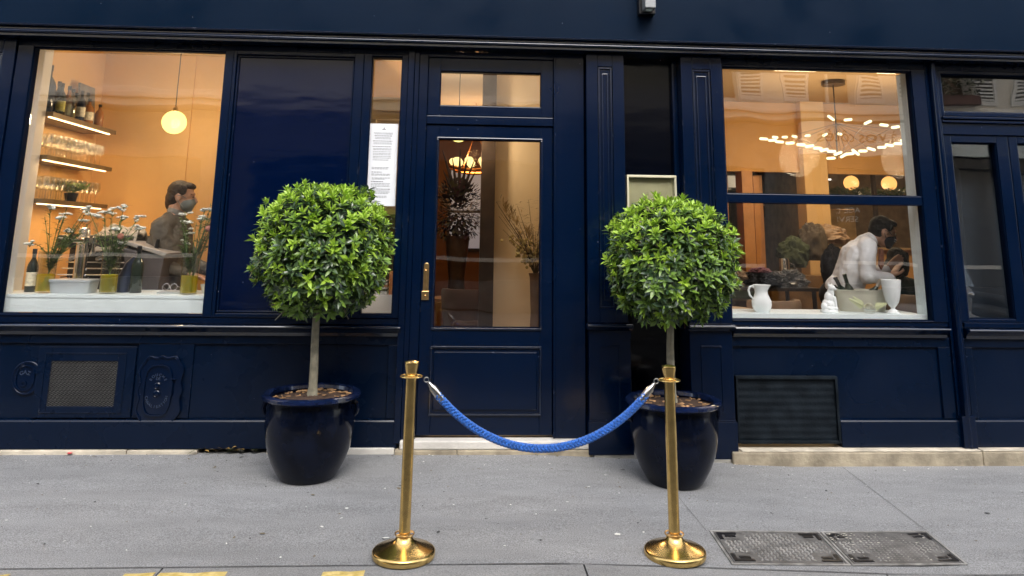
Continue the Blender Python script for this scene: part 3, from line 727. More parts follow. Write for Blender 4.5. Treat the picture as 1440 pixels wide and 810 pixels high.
inner('door_post', DWOOD, [(.10, .234, 1.74, 1.93, .095, 3.12)])
inner('interior_wall', BROWN, [(-3.6, 1.4, 6.2, 6.3, .095, 3.12), (-3.7, -3.6, 1.93, 6.2, .095, 3.12), (1.42, 1.5, 1.93, 6.2, .095, 3.12)])
# left: base of pier wall between bays
inner('lining_and_light_stop', WHITEW, [(-1.74, -.80, .105, .16, .095, 2.78), (-3.3, -.45, .125, .16, .095, .86), (.62, 1.05, .13, .2, .095, 2.78)])
inner('lining_and_light_stop', DARKV, [(-.50, -.26, .1215, .14, .06, 2.78), (.56, .86, .1215, .1295, .06, 2.78), (-.30, .60, .1215, .14, 2.2, 2.33)])  # dark strips added behind jambs and transom rail to stop light leaking through gaps
# cabinet panels seen through the strip window
CAB = pm('cabinet_paint', (.42, .34, .22), .6, var=.05)
inner('cabinet_door', DWOOD, [(-1.30, -.45, 1.60, 1.619, .095, 1.62)])
inner('cabinet_panel', CAB, [(-1.30, -.45, 1.62, 1.799, .095, 2.72), (-1.30, -.45, 1.55, 1.799, 2.50, 2.56), (-1.05, -.9, 1.58, 1.62, .095, 2.5), (-.85, -.5, 1.59, 1.62, 2.58, 2.70)])
# white reveals round the right window
inner('window_lining', WHITE, [(3.350, 3.40, .0725, .20, .862, 2.72), (1.80, 1.866, .112, .30, .862, 2.72)])
RS = thing('window_sill', 'white painted inner window sill under the right window', 'window sill', (2.6, .25, .9)) if False else None
inner('window_sill', WHITE, [(1.86, 3.349, .075, .46, .874, .905)])
inner('window_sill', WHITE, [(-3.295, -1.806, .080, .62, .974, .995), (-3.295, -1.806, .084, .12, .878, .9738)])
# right room
inner('interior_wall', OCHRE, [(1.43, 3.05, 3.5, 3.6, 2.26, 3.12), (3.05, 4.02, 3.5, 3.6, 2.26, 3.12), (4.31, 8, 3.5, 3.6, 2.25, 3.12), (4.31, 8, 3.5, 3.6, .095, 1.345), (5.62, 8, 3.5, 3.6, 1.345, 2.25)])
inner('interior_column', PEACH, [(4.02, 4.31, 3.38, 3.62, .095, 3.12)])
inner('interior_wall', BEIGE, [(1.43, 8, 7.1, 7.2, .095, 3.12), (7.9, 8, .3, 7.1, .095, 3.12)])
inner('partition', OCHRE, [(4.6, 4.7, 1.2, 3.4, .095, .8)]) if False else None
# behind the side door: dark lobby box
inner('lobby_wall', pm('lobby_navy', (.012, .022, .036), .6), [(3.56, 5.2, .30, .32, .095, 2.34)])
inner('lobby_wall', DARKV, [(3.44, 3.47, .125, .32, .095, 2.34), (3.47, 4.9, .125, .299, 2.343, 2.36)])
inner('lobby_shade', pm('transom_blind', (.02, .02, .022), .8), [(3.47, 5.2, .24, .26, 2.361, 2.779)])
# the vestibule window in back room (panes glow in place of daylight)
WGL = pm('daylight_glow_pane', (.75, .8, .88), .4, emis=(.62, .74, .92), es=.045)  # weak emission stands in for daylight coming through the pane
bw = thing('back_window', 'frosted white window at the back of the hall', 'window', (.06, 6.15, 1.8)) if False else None
b = MB(); b.box(-.34, .46, 6.16, 6.198, 1.22, 2.50)
bwo = b.build('back_window', DWOOD, BLD)
for z0, z1 in ((1.27, 1.80), (1.84, 2.45)):
    b = MB(); b.box(-.30, .42, 6.14, 6.158, z0, z1); b.build('glass_pane', WGL, bwo)
# ================================================================== STREET OBJECTS
POTM = pm('navy_glaze', (.0022, .0042, .0125), .11, var=.45, vscale=7, spec=.20, bump=.06, bscale=26)
RIMM = pm('navy_glaze_rim', (.004, .009, .034), .10, var=.5, vscale=14, spec=.6)
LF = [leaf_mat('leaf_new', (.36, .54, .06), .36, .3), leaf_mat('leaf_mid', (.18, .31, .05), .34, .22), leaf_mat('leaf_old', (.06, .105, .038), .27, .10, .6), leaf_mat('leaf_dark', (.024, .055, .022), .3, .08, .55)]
def potted_tree(cx, cy, seed, label, ch, cr, trunk_top, tx, grp='clipped ball trees in navy pots'):
    random.seed(seed); z0 = gz(cx, cy)
    t = thing('potted_tree', label, 'potted tree', (cx, cy, z0), grp)
    b = MB()
    prof = [(.0, .0), (.160, 0), (.170, .008), (.190, .035), (.222, .085), (.249, .145), (.266, .21), (.273, .27), (.271, .32), (.263, .36), (.257, .385), (.258, .400)]
    inn = [(.245, .402), (.245, .34), (0, .34)]
    b.lathe([(r*.98, z*1.13) for r, z in prof+inn], (cx, cy, z0), 64); pot = b.build('pot', POTM, t, smooth=True)
    b = MB(); rim = [(.252, .402), (.272, .398), (.292, .403), (.303, .414), (.301, .427), (.287, .437), (.268, .438), (.252, .430), (.246, .41)]
    b.lathe([(r*.98, .452+(z-.402)) for r, z in rim+[rim[0]]], (cx, cy, z0), 64, cap=False); b.build('rim', RIMM, pot, smooth=True)
    b = MB()
    for s in (-1, 1):
        b.tube([(cx+s*.256, cy-.02, z0+.435), (cx+s*.274, cy-.02, z0+.42), (cx+s*.282, cy-.02, z0+.395), (cx+s*.276, cy-.02, z0+.37), (cx+s*.264, cy-.02, z0+.35)], [.012, .014, .014, .012, .006], 8); b.build('lug', POTM, pot, smooth=True); b = MB()
    b = MB(); n = 26; vs = []
    for j in range(8):
        r = .246*j/7; vs.append([b.bm.verts.new((cx+r*math.cos(2*math.pi*i/n), cy+r*math.sin(2*math.pi*i/n), z0+.443+.020*(1-(j/7)**2)+random.uniform(-.006, .006))) for i in range(n)])
    for a, c in zip(vs, vs[1:]):
        for i in range(n): b.bm.faces.new([a[i], a[(i+1) % n], c[(i+1) % n], c[i]])
    b.build('soil', SOIL, pot, smooth=True)
    b = MB()
    nchip = 110 if seed == 1 else 60
    for k in range(nchip):
        a = random.uniform(0, 6.28); r = .235*math.sqrt(random.random()) if k % 3 else random.uniform(.17, .235)
        if seed == 1 and math.sin(a) < -.2 and r < .16: continue
        Mx = Matrix.Rotation(random.uniform(0, 6.28), 3, 'Z') @ Matrix.Rotation(random.gauss(0, .4), 3, 'X')
        L = random.uniform(.012, .042)
        b.obox((cx+r*math.cos(a), cy+r*math.sin(a), z0+.463+random.uniform(-.003, .006)-.012*(r/.24)**2), L, L*random.uniform(.25, .6), .003, Mx)
    o = b.build('wood_chips', CHIP, pot); o['kind'] = 'stuff'
    # trunk
    cc = Vector((cx+tx, cy, ch)); base = Vector((cx+tx*.3-.01, cy, z0+.436))
    pts = []; rad = []
    for k in range(13):
        u = k/12; p = base.lerp(cc, u); pts.append(p+Vector((.006*math.sin(u*7+seed), .005*math.cos(u*5), 0))); rad.append(.0275*(1-u)+.017*u+(.010 if k == 0 else 0))
    b = MB(); b.tube(pts, rad, 14)
    top = pts[-1]
    for k in range(26):
        d = Vector((random.gauss(0, 1), random.gauss(0, 1), random.gauss(.1, .8))).normalized(); st = top-Vector((0, 0, random.uniform(-.1, .22)))
        b.tube([st, st+d*cr*.45+Vector((0, 0, .03)), st+d*cr*.85], [.009, .006, .003], 6)
    b.build('trunk', BARK, t, smooth=True)
    # crown: rosettes of lance leaves
    b = MB(); c0 = Vector((cx+tx, cy, ch))
    def shape(d):
        e = 2.5; s = (abs(d.x)**e+abs(d.y)**e+abs(d.z)**e)**(-1/e)
        nz_ = noise.noise(d*2.3+Vector((seed*3.1, 0, 0)))*.12+noise.noise(d*5.5+Vector((seed, 4, 0)))*.09
        s = s*(1+nz_)
        return Vector((d.x*s*cr, d.y*s*cr, d.z*s*cr*(.97 if d.z > 0 else .95)))
    def rosette(p, ax, kind, n, L):
        ax = ax.normalized(); a0 = random.uniform(0, 6.28); q = ax.to_track_quat('Z', 'Y').to_matrix()
        for i in range(n):
            layer = i/n; sp = (.22+.95*layer) if kind == 0 else (.55+.95*layer)
            sp += random.uniform(-.12, .12); a = a0+i*2.4+random.uniform(-.25, .25)
            d = q @ Vector((math.sin(sp)*math.cos(a), math.sin(sp)*math.sin(a), math.cos(sp)))
            ll = L*(random.uniform(.72, 1.1))*(.75+.35*layer)
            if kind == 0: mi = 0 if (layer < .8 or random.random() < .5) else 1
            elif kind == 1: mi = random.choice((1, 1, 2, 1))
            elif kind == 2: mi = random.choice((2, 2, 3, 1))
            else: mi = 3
            b.leaf(p-ax*.02+ax*(.018*(1-layer)), d, ax, ll, ll*random.uniform(.30, .40), mi, .35, random.uniform(.05, .3))
    N = 860; ga = math.pi*(3-math.sqrt(5))
    for k in range(N):
        z = 1-2*(k+.5)/N; r = math.sqrt(1-z*z); d = Vector((r*math.cos(ga*k)+random.gauss(0, .05), r*math.sin(ga*k)+random.gauss(0, .05), z+random.gauss(0, .04))).normalized()
        rr = random.choice((.93, .97, 1, 1, 1.03)) if z < .3 else random.choice((.96, 1, 1.02, 1.05))
        p = c0+shape(d)*rr*.94; ax = (d+Vector((0, 0, .62))+Vector((random.gauss(0, .25), random.gauss(0, .25), random.gauss(0, .2)))).normalized()
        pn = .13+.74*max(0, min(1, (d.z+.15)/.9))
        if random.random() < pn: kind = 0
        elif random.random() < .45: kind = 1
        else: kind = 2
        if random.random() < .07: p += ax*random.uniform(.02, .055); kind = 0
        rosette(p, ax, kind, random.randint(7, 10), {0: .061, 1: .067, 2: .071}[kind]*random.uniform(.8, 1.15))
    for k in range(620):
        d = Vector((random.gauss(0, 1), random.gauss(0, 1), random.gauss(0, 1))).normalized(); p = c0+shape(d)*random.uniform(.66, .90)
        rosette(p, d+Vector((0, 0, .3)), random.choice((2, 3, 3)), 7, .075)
    for k in range(9):  # low straggling sprigs
        a = random.uniform(0, 6.28); p = c0+Vector((math.cos(a)*cr*.5, math.sin(a)*cr*.45, -cr*.93))
        rosette(p, Vector((math.cos(a), math.sin(a), -.8)), 1, 7, .07)
    b.build('crown', LF, t, recalc=False)
    return t
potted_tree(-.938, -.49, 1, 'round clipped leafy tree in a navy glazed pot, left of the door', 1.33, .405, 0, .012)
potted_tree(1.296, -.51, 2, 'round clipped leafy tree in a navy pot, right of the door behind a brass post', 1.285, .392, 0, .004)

# ---- stanchions
def stanchion(px, py, label, tilt):
    z0 = gz(px, py)
    t = thing('barrier_post', label, 'barrier post', (px, py, z0), 'brass barrier posts')
    b = MB(); b.lathe([(0, 0), (.134, 0), (.142, .004), (.144, .012), (.144, .026), (.140, .031), (.134, .034), (.112, .041), (.082, .052), (.056, .064), (.042, .075), (.036, .088), (0, .088)], (px, py, z0), 64)
    b.build('base', BRASS, t, smooth=True)
    b = MB(); n = 12
    b.lathe([(.0262, .085), (.0262, .792), (0, .792)], (px, py, z0), 32); b.build('pole', BRASS, t, smooth=True)
    b = MB(); R1 = .043; 
    b.lathe([(R1+.0035*math.cos(a), .098+.0035*math.sin(a)) for a in [2*math.pi*k/8 for k in range(9)]], (px, py, z0), 32, cap=False)
    for k in range(4):
        a = k*math.pi/2+.5; b.tube([(px+.026*math.cos(a), py+.026*math.sin(a), z0+.098), (px+R1*math.cos(a), py+R1*math.sin(a), z0+.098)], .003, 6)
    b.build('base_ring', BLACK if False else BRASSD, t, smooth=True)
    b = MB(); b.lathe([(.0275, .789), (.030, .791), (.030, .800), (.0265, .803), (.027, .812), (.0345, .850), (.036, .855), (.034, .861), (.02, .866), (0, .867)], (px, py, z0), 32)
    b.build('cap', BRASS, t, smooth=True)
    b = MB(); R2 = .052
    b.lathe([(.027, .794), (.036, .792), (.036, .797), (.027, .797)], (px, py, z0), 32, cap=False)
    b.lathe([(R2+.003*math.cos(a), .795+.003*math.sin(a)) for a in [2*math.pi*k/8 for k in range(9)]], (px, py, z0), 32, cap=False)
    for k in range(4):
        a = k*math.pi/2+.78; b.tube([(px+.03*math.cos(a), py+.03*math.sin(a), z0+.795), (px+R2*math.cos(a), py+R2*math.sin(a), z0+.795)], .0028, 6)
    b.build('hook_ring', BRASS, t, smooth=True)
    t.rotation_euler = (0, tilt, 0); t.scale = (1, 1, .985)
    return t
stanchion(-.266, -1.60, 'polished brass barrier post on a domed base, left end of the blue rope', R_(.4))
stanchion(1.001, -1.57, 'polished brass barrier post on a domed base, right end of the blue rope', R_(-.4))
# ---- rope
A = Vector((-.196, -1.6, .752)); B = Vector((.938, -1.575, .744)); low = .432
rt = thing('barrier_rope', 'braided blue rope with chrome ends hanging between the two brass posts', 'rope', (.37, -1.59, .43))
def cat(t):
    # catenary-like sag, measured from A to B
    x = 2*t-1; k = 1.5; s = (math.cosh(k*x)-1)/(math.cosh(k)-1)
    p = A.lerp(B, t); base = low+(s)*(p.z-low); return Vector((p.x, p.y, base))
NS = 900; cen = [cat(.055+.89*i/NS) for i in range(NS+1)]
def ropelen(c):
    L = [0]
    for a, d in zip(c, c[1:]): L.append(L[-1]+(d-a).length)
    return L
LL = ropelen(cen); b = MB(); ns = 4
for sgn in (1, -1):
    for k in range(ns):
        pts = []
        for i in range(0, NS+1, 2):
            tdir = (cen[min(i+1, NS)]-cen[max(i-1, 0)]).normalized(); nx = tdir.cross(Vector((0, 1, 0))).normalized(); ny = tdir.cross(nx)
            ph = sgn*LL[i]/.070*2*math.pi+2*math.pi*k/ns+(0 if sgn > 0 else .4)
            r = .0128+.0030*math.sin(LL[i]/.070*2*math.pi*ns+(0 if sgn > 0 else math.pi)+k*0)
            pts.append(cen[i]+nx*r*math.cos(ph)+ny*r*math.sin(ph))
        b.tube(pts, .0060, 7)
b.tube(cen[::6], .007, 8)
b.build('braid', ROPEB, rt, smooth=True)
for e, (p, q) in enumerate(((cat(0), cat(.075)), (cat(1), cat(.925)))):
    d = (q-p).normalized(); b = MB()
    L = (q-p).length
    b.lathe([(.0, .028), (.007, .028), (.009, .036), (.011, .045), (.018, .060), (.019, L), (.0175, L+.003), (.0, L+.003)], p, 20, ax=d)
    f = b.build('end_fitting', CHROME, rt, smooth=True)
    b = MB(); n = 14; cc = p+d*.012; up = Vector((0, 1, 0)); sx = d
    b.tube([cc+sx*.011*math.cos(2*math.pi*k/n)+d.cross(up)*.011*math.sin(2*math.pi*k/n)*(-1) for k in range(n)], .0035, 8)
    b.tube([p+d*.022, p+d*.034], .007, 8)
    b.build('snap_hook', CHROME, f, smooth=True)

# ---- wall lamp on the fascia
wl = thing('wall_light', 'small grey box light fixed to the navy fascia above the door', 'wall light', (1.27, -.2, 3.08))
GREYM = pm('grey_metal', (.22, .23, .24), .45, .3)
b = MB(); b.box(1.235, 1.315, -.27, -.17, 3.07, 3.30); b.build('housing', GREYM, wl, bevel=.006)
b = MB(); b.box(1.215, 1.335, -.17, -.102, 3.055, 3.3); b.build('back_plate', BLACK, wl, bevel=.004)
b = MB(); b.lathe([(.026, 0), (.026, .004), (0, .004)], (1.275, -.22, 3.066), 20); b.build('lens', WHITE, wl)
# ---- paper notice on the strip window
nx0, nx1, nz0, nz1 = -.742, -.537, 1.63, 2.226
no = thing('paper_notice', 'white printed notice of two taped sheets on the narrow window strip', 'notice', (-.64, .045, 1.63))
b = MB(); zm = 1.93
b.box(nx0, nx1, .0455, .0475, zm+.001, nz1); b.box(nx0+.002, nx1+.001, .043, .045, nz0, zm+.006)
b.build('paper_sheet', PAPER, no)
b = MB(); random.seed(4)
def line(z, x0, x1, h, y, mi=0): b.box(x0, x1, y-.0008, y+.0004, z-h/2, z+h/2, mi)
def words(z, x0, x1, y, mi=0, h=.0045):
    x = x0
    while x < x1:
        wl_ = random.uniform(.006, .02); line(z, x, min(x+wl_, x1), h, y, mi); x += wl_+.004
zc = 2.168
line(2.192, -.642, -.636, .010, .0450, 1); line(2.183, -.652, -.626, .004, .0450, 1)
for z, a, c, m in [(2.158, -.71, -.575, 0), (2.150, -.705, -.575, 0), (2.136, -.705, -.58, 1), (2.124, -.70, -.59, 0), (2.115, -.70, -.585, 0), (2.098, -.715, -.575, 1), (2.085, -.71, -.578, 0), (2.077, -.71, -.578, 0), (2.057, -.715, -.582, 1), (2.042, -.71, -.58, 0), (2.034, -.71, -.58, 0), (2.020, -.71, -.58, 0), (2.008, -.71, -.58, 0), (1.998, -.71, -.58, 0), (1.985, -.71, -.58, 0), (1.974, -.71, -.58, 0), (1.960, -.71, -.60, 0)]: words(z, a, c, .0450, m)
for z, a, c, m in [(1.905, -.715, -.59, 0), (1.896, -.715, -.60, 0), (1.872, -.715, -.64, 1), (1.858, -.715, -.58, 0), (1.850, -.715, -.585, 0), (1.830, -.71, -.58, 0), (1.822, -.71, -.62, 0), (1.804, -.715, -.63, 1), (1.79, -.715, -.58, 0), (1.78, -.715, -.585, 0), (1.77, -.715, -.58, 0), (1.75, -.715, -.575, 1), (1.738, -.71, -.58, 0), (1.729, -.71, -.58, 0), (1.72, -.71, -.59, 0), (1.70, -.71, -.6, 0), (1.691, -.71, -.6, 0)]: words(z, a, c, .0425, m)
b.build('printed_lines', [INK, INKD], no)
# ---- menu frame
mf = thing('menu_frame', 'cream framed empty menu board on the dark recess wall behind the right tree', 'menu frame', (1.33, .05, 1.35))
b = MB(); mx0, mx1, mz0, mz1 = 1.145, 1.515, 1.36, 1.885
for q in ((mx0, mx1, .04, .10, mz1-.018, mz1), (mx0, mx1, .04, .10, mz0, mz0+.018), (mx0, mx0+.016, .04, .10, mz0+.018, mz1-.018), (mx1-.016, mx1, .04, .10, mz0+.018, mz1-.018)): b.box(*q)
b.build('frame', FRAMEC, mf, bevel=.003)
b = MB(); b.box(mx0+.016, mx1-.016, .078, .098, mz0+.018, mz1-.018); b.build('backing_board', FRAMEB, mf)
b = MB(); b.box(mx0+.017, mx1-.017, .052, .056, mz0+.019, mz1-.019); b.build('glass_front', glass_mat('menu_glass', .02, 1., (.97, .98, .95), 0), mf)

# ================================================================== LEFT WINDOW CONTENTS
CZ = .995
def bottle(name, x, y, z, h, r, mat, label, grp, cat_='bottle', capm=None, lab=None):
    t = thing(name, label, cat_, (x, y, z), grp)
    b = MB(); b.lathe([(0, 0), (r*.95, 0), (r, .01*h), (r, .58*h), (r*.85, .66*h), (r*.36, .78*h), (r*.32, .93*h), (r*.38, .94*h), (r*.38, .97*h), (0, .97*h)], (x, y, z), 18); b.build('body', mat, t, smooth=True)
    b = MB(); b.lathe([(0, .0), (r*.4, 0), (r*.4, .12*h), (0, .12*h)], (x, y, z+.885*h), 12); b.build('stopper', capm or BLACK, t)
    if lab:
        b = MB(); b.lathe([(r*1.012, .14*h), (r*1.012, .46*h)], (x, y, z), 18, cap=False); b.build('paper_label', lab, t, smooth=True)
    return t
DG = pm('dark_green_glass', (.012, .022, .016), .08, spec=.6)
BLG = pm('blue_black_glass', (.015, .025, .05), .1, spec=.6)
CLG = glass_mat('clear_bottle', .12, 1.2, (.72, .76, .74), 0)
AMB = pm('amber_liquor', (.30, .12, .03), .1, spec=.5)
LABW = pm('label_paper', (.70, .66, .52), .6, var=.3, vscale=40)
LABY = pm('label_yellow', (.50, .48, .12), .6, var=.3, vscale=40)
# shelves on the left niche wall
SHM = pm('bronze_shelf', (.20, .14, .06), .4, .3, var=.15)
SX = -3.245
shz = [2.30, 1.965, 1.632]
LEDM = LED
for k, z in enumerate(shz):
    t = thing('wall_shelf', ['top bronze wall shelf lit from below, carrying liquor bottles', 'middle bronze wall shelf lit from below, with rows of stemware', 'lowest bronze wall shelf lit from below, above the coffee machine'][k], 'shelf', (SX, 1., z), 'lit wall shelves behind the bar')
    b = MB(); b.box(-3.538, SX, .503, 1.55, z, z+.035); b.build('board', SHM, t, bevel=.002)
    b = MB(); b.box(SX-.045, SX-.03, .52, 1.50, z-.008, z-.0005); b.build('light_strip', LEDM, t)
    al = bpy.data.lights.new('strip_light', 'AREA'); al.shape = 'RECTANGLE'; al.size = .95; al.size_y = .02; al.energy = 1.3; al.color = (1, .60, .24)
    lo = bpy.data.objects.new('strip_light', al); COL.objects.link(lo); lo.location = Vector((SX-.0375, 1.01, z-.012))-wloc(t); lo.rotation_euler = (0, 0, math.pi/2); lo.parent = t
random.seed(11)
# liquor bottles
g = 'liquor bottles on the top shelf'
bt = [(-3.40, .66, .40, .058, BLG, None, 'big dark flagon, tallest bottle at the left end of the top shelf'),
      (-3.33, .74, .27, .036, DG, LABY, 'dark bottle with a yellow label beside the big flagon'),
      (-3.40, .82, .30, .038, DG, None, 'plain dark bottle just behind the yellow labelled one'),
      (-3.31, .87, .25, .034, CLG, None, 'clear bottle, third from the big flagon'),
      (-3.39, .96, .29, .036, AMB, LABW, 'amber bottle with white label in the middle of the top shelf'),
      (-3.30, 1.00, .26, .036, BLG, LABW, 'blue black bottle with white label in the middle of the top shelf'),
      (-3.40, 1.10, .26, .045, DG, LABY, 'squat green bottle right of the middle of the top shelf'),
      (-3.31, 1.15, .22, .042, AMB, LABW, 'short amber bottle right of the middle of the top shelf'),
      (-3.38, 1.25, .29, .038, CLG, LABW, 'clear bottle with white label near the right end of the top shelf'),
      (-3.30, 1.32, .20, .036, AMB, None, 'small amber bottle at the right end of the top shelf')]
for x, y, h, r, m, lb, lab in bt: bottle('liquor_bottle', x, y, 2.336, h, r, m, lab, g, lab=lb)
b = MB(); b.obox((-3.44, 1.36, 2.336+.19), .02, .26, .38, Matrix.Rotation(R_(-6), 3, 'Y')); 
tag(b.build('framed_picture', pm('grey_board', (.17, .17, .18), .4, var=.3, vscale=7), root=(-3.44, 1.36, 2.336), bevel=.003), 'tall grey board leaning on the wall at the right end of the top shelf', 'board')
# stemware: one wine glass, copied
WG = pm('stem_glass', (.9, .9, .88), .05, trans=1.0, spec=.5)
wg = thing('wine_glass', 'clear wine glass in the front row on the middle lit shelf', 'wine glass', (-3.30, .62, 2.0), 'wine glasses lined up on the lit shelves')
def wineglass(b, x, y, z):
    b.lathe([(0, 0), (.030, 0), (.030, .003), (.005, .006), (.004, .08), (.012, .088), (.030, .11), (.034, .135), (.027, .18), (.026, .18), (.032, .135), (.028, .112), (.010, .092), (0, .091)], (x, y, z), 16)
b = MB(); wineglass(b, -3.30, .62, 2.0); b.build('glass_body', GLASST, wg, smooth=True)
first = True
for row, zz in ((0, 2.0), (1, 1.667)):
    for j, xx in enumerate((-3.29, -3.37, -3.46)):
        for k in range(11):
            if first: first = False; continue
            c = copy_tree(wg); c.location = (xx, .62+k*.078+(.03 if j == 1 else 0), zz); c['label'] = 'clear wine glass in the %s row on the %s lit shelf' % (('front', 'second', 'back')[j], ('middle', 'lowest')[row])
# green plants in small jar on lowest shelf
def sprig(b, p, n, h, spread, leafm, L=.03, seed=0, lean=(0, 0)):
    random.seed(seed)
    for k in range(n):
        a = random.uniform(0, 6.28); d = Vector((math.cos(a)*spread+lean[0], math.sin(a)*spread+lean[1], 1)).normalized(); hh = h*random.uniform(.7, 1)
        pts = [p+d*hh*u+Vector((0, 0, -.1*hh*u*u*spread)) for u in (0, .33, .66, 1)]; b.tube(pts, .0018, 5, 0)
        for q in range(int(hh/.012)):
            u = random.uniform(.25, 1); pp = p+d*hh*u; a2 = random.uniform(0, 6.28)
            b.leaf(pp, Vector((math.cos(a2), math.sin(a2), .5))+d*.4, d, L*random.uniform(.6, 1.2), L*.3, random.choice(leafm))
STEMM = pm('flower_stem', (.10, .17, .045), .6, var=.3, vscale=30)
LG1 = leaf_mat('sprig_leaf', (.10, .18, .04), .5); LG2 = leaf_mat('sprig_leaf_dark', (.03, .07, .02), .5)
FLW = pm('cream_blossom', (.74, .74, .66), .8, var=.15, vscale=60, bump=.5, bscale=200)
FLP = pm('dusty_pink_blossom', (.42, .16, .11), .8, var=.3, vscale=60)
hp = thing('herb_pot', 'bushy green plant on the lowest lit shelf behind the flower vases', 'plant', (-3.18, 1.0, 1.667))
b = MB(); b.lathe([(0, 0), (.04, 0), (.055, .07), (.05, .07), (0, .065)], (-3.29, 1.0, 1.667), 16); b.build('pot', BLACK, hp)
b = MB(); sprig(b, Vector((-3.29, 1.0, 1.73)), 26, .17, 1.6, (1, 2, 2), .04, 5); b.build('foliage', [STEMM, LG1, LG2], hp, recalc=False)

def vase(x, y, label, seed, lean, tall, green=False):
    z = CZ+.001; t = thing('glass_vase', label, 'vase', (x, y, z), 'clear vases of yellow water on the left counter')
    b = MB(); ro, h = .058, .285
    b.lathe([(0, 0), (ro-.006, 0), (ro, .006), (ro+.004, h), (ro+.001, h), (ro-.003, .012), (0, .011)], (x, y, z), 28); b.build('glass', glass_mat('vase_glass', .05, 1.2, (.93, .95, .93), 0), t, smooth=True)
    b = MB(); b.lathe([(0, .012), (ro-.0045, .0125), (ro-.003, .128), (0, .128)], (x, y, z), 28); b.build('water', WATERY, t, smooth=True)
    q = thing('flower_bouquet', label.replace('clear glass vase of yellow water', 'loose white wild flowers in the vase'), 'bouquet', (x, y, z+.02), 'bunches of white flowers in the left window')
    random.seed(seed); st = MB(); lf = MB(); fl = MB(); fp = MB()
    for k in range(21):
        a = random.uniform(0, 6.28); hh = tall*random.uniform(.5, 1.0); sp = random.uniform(.05, .24)
        p0 = Vector((x-.04*math.cos(a), y-.04*math.sin(a), z+.02)); p3 = Vector((x+lean*hh+math.cos(a)*sp*.8, y+math.sin(a)*sp*.6, z+hh)); 
        p1 = p0.lerp(p3, .4)+Vector((-.02*math.cos(a), 0, .02)); pm_ = Vector((x+.045*math.cos(a)+lean*.2, y+.04*math.sin(a), z+.27))
        pts = [p0, p0.lerp(pm_, .5), pm_, pm_.lerp(p3, .5)+Vector((0, 0, .02)), p3]
        st.tube(pts, [.0032, .003, .003, .0025, .002], 6)
        for qn in range(20):
            u = random.uniform(0, 1); pp = pm_.lerp(p3, u) if random.random() < .65 else p0.lerp(pm_, random.uniform(.55, 1)); a2 = random.uniform(0, 6.28)
            lf.leaf(pp, Vector((math.cos(a2), math.sin(a2), .8)), Vector((0, 0, 1)), random.uniform(.03, .07), random.uniform(.008, .015), random.choice((0, 0, 1)), curl=.4)
        if k < 9:
            for m_ in range(random.randint(3, 5)):  # flat umbels
                o_ = Vector((random.gauss(0, .016), random.gauss(0, .014), random.gauss(0, .01)))
                st.tube([p3-Vector((0, 0, .03)), p3+o_], .0014, 5)
                for s_ in range(6): fl.ell(p3+o_+Vector((random.gauss(0, .009), random.gauss(0, .009), random.gauss(0.002, .003))), .011, .011, .0065, 7, 5)
        elif k == 9: fp.ell(p3-Vector((0, 0, .06)), .022, .02, .022, 14, 8)
    if green:
        for k in range(5):
            d = Vector((.18+.06*k*.4, random.uniform(-.1, .1), 1)).normalized(); p0 = Vector((x, y, z+.03))
            st.tube([p0, p0+d*.3, p0+d*(.62-.05*k)], .0022, 6)
            for u in range(14):
                pp = p0+d*(.3+.32*u/14); a2 = u*2.4; lf.leaf(pp, Vector((math.cos(a2), math.sin(a2), .7)), d, .045, .014, 0)
    st.build('stem', STEMM, q, smooth=True); lf.build('leaves', [LG1, LG2], q, recalc=False); fl.build('white_blossom', FLW, q, smooth=True); fp.build('pink_blossom', FLP, q, smooth=True)
vase(-2.99, .22, 'clear glass vase of yellow water at the left end of the counter', 21, .20, .60)
vase(-2.545, .21, 'clear glass vase of yellow water between the plastic tub and the dark bottle', 22, -.02, .62)
vase(-1.985, .20, 'clear glass vase of yellow water at the right end of the counter', 23, -.02, .60, True)
# plastic tub
TUBM = pm('frosted_plastic', (.62, .66, .68), .3, trans=.35, var=.05)
tb = thing('storage_tub', 'frosted plastic tub with a lid on the left counter', 'tub', (-2.80, .24, CZ))
b = MB(); rings = []
for z, k in ((0, .90), (.012, .93), (.075, .99), (.078, 1.0)):
    rings.append([(-2.80+.145*k*math.copysign(abs(math.cos(a))**.35, math.cos(a)), .25+.09*k*math.copysign(abs(math.sin(a))**.35, math.sin(a)), CZ+.001+z) for a in [2*math.pi*(i+.5)/32 for i in range(32)]])
b.ring_loft(rings, False); b.build('box', TUBM, tb, smooth=True)
b = MB(); rings = []
for z, k in ((.078, 1.03), (.092, 1.03), (.094, 1.0)):
    rings.append([(-2.80+.145*k*math.copysign(abs(math.cos(a))**.35, math.cos(a)), .25+.09*k*math.copysign(abs(math.sin(a))**.35, math.sin(a)), CZ+.001+z) for a in [2*math.pi*(i+.5)/32 for i in range(32)]])
b.ring_loft(rings, False); b.build('lid', TUBM, tb, smooth=True)
bottle('wine_bottle', -3.13, .30, CZ, .30, .037, DG, 'upright wine bottle with pale label at the far left end of the counter', None, lab=LABW)
bottle('wine_bottle', -2.395, .30, CZ, .33, .042, DG, 'dark champagne bottle standing on the counter beside the middle vase', None)
# curved dark carafe / siphon beside the bottle
b = MB(); b.tube([(-2.50, .33, CZ), (-2.49, .33, CZ+.10), (-2.46, .33, CZ+.2), (-2.43, .33, CZ+.25)], [.045, .05, .035, .018], 14)
tag(b.build('pepper_mill', pm('navy_enamel', (.02, .03, .06), .3, var=.3), root=(-2.5, .33, CZ), smooth=True), 'dark navy slanted carafe leaning beside the champagne bottle', 'carafe')
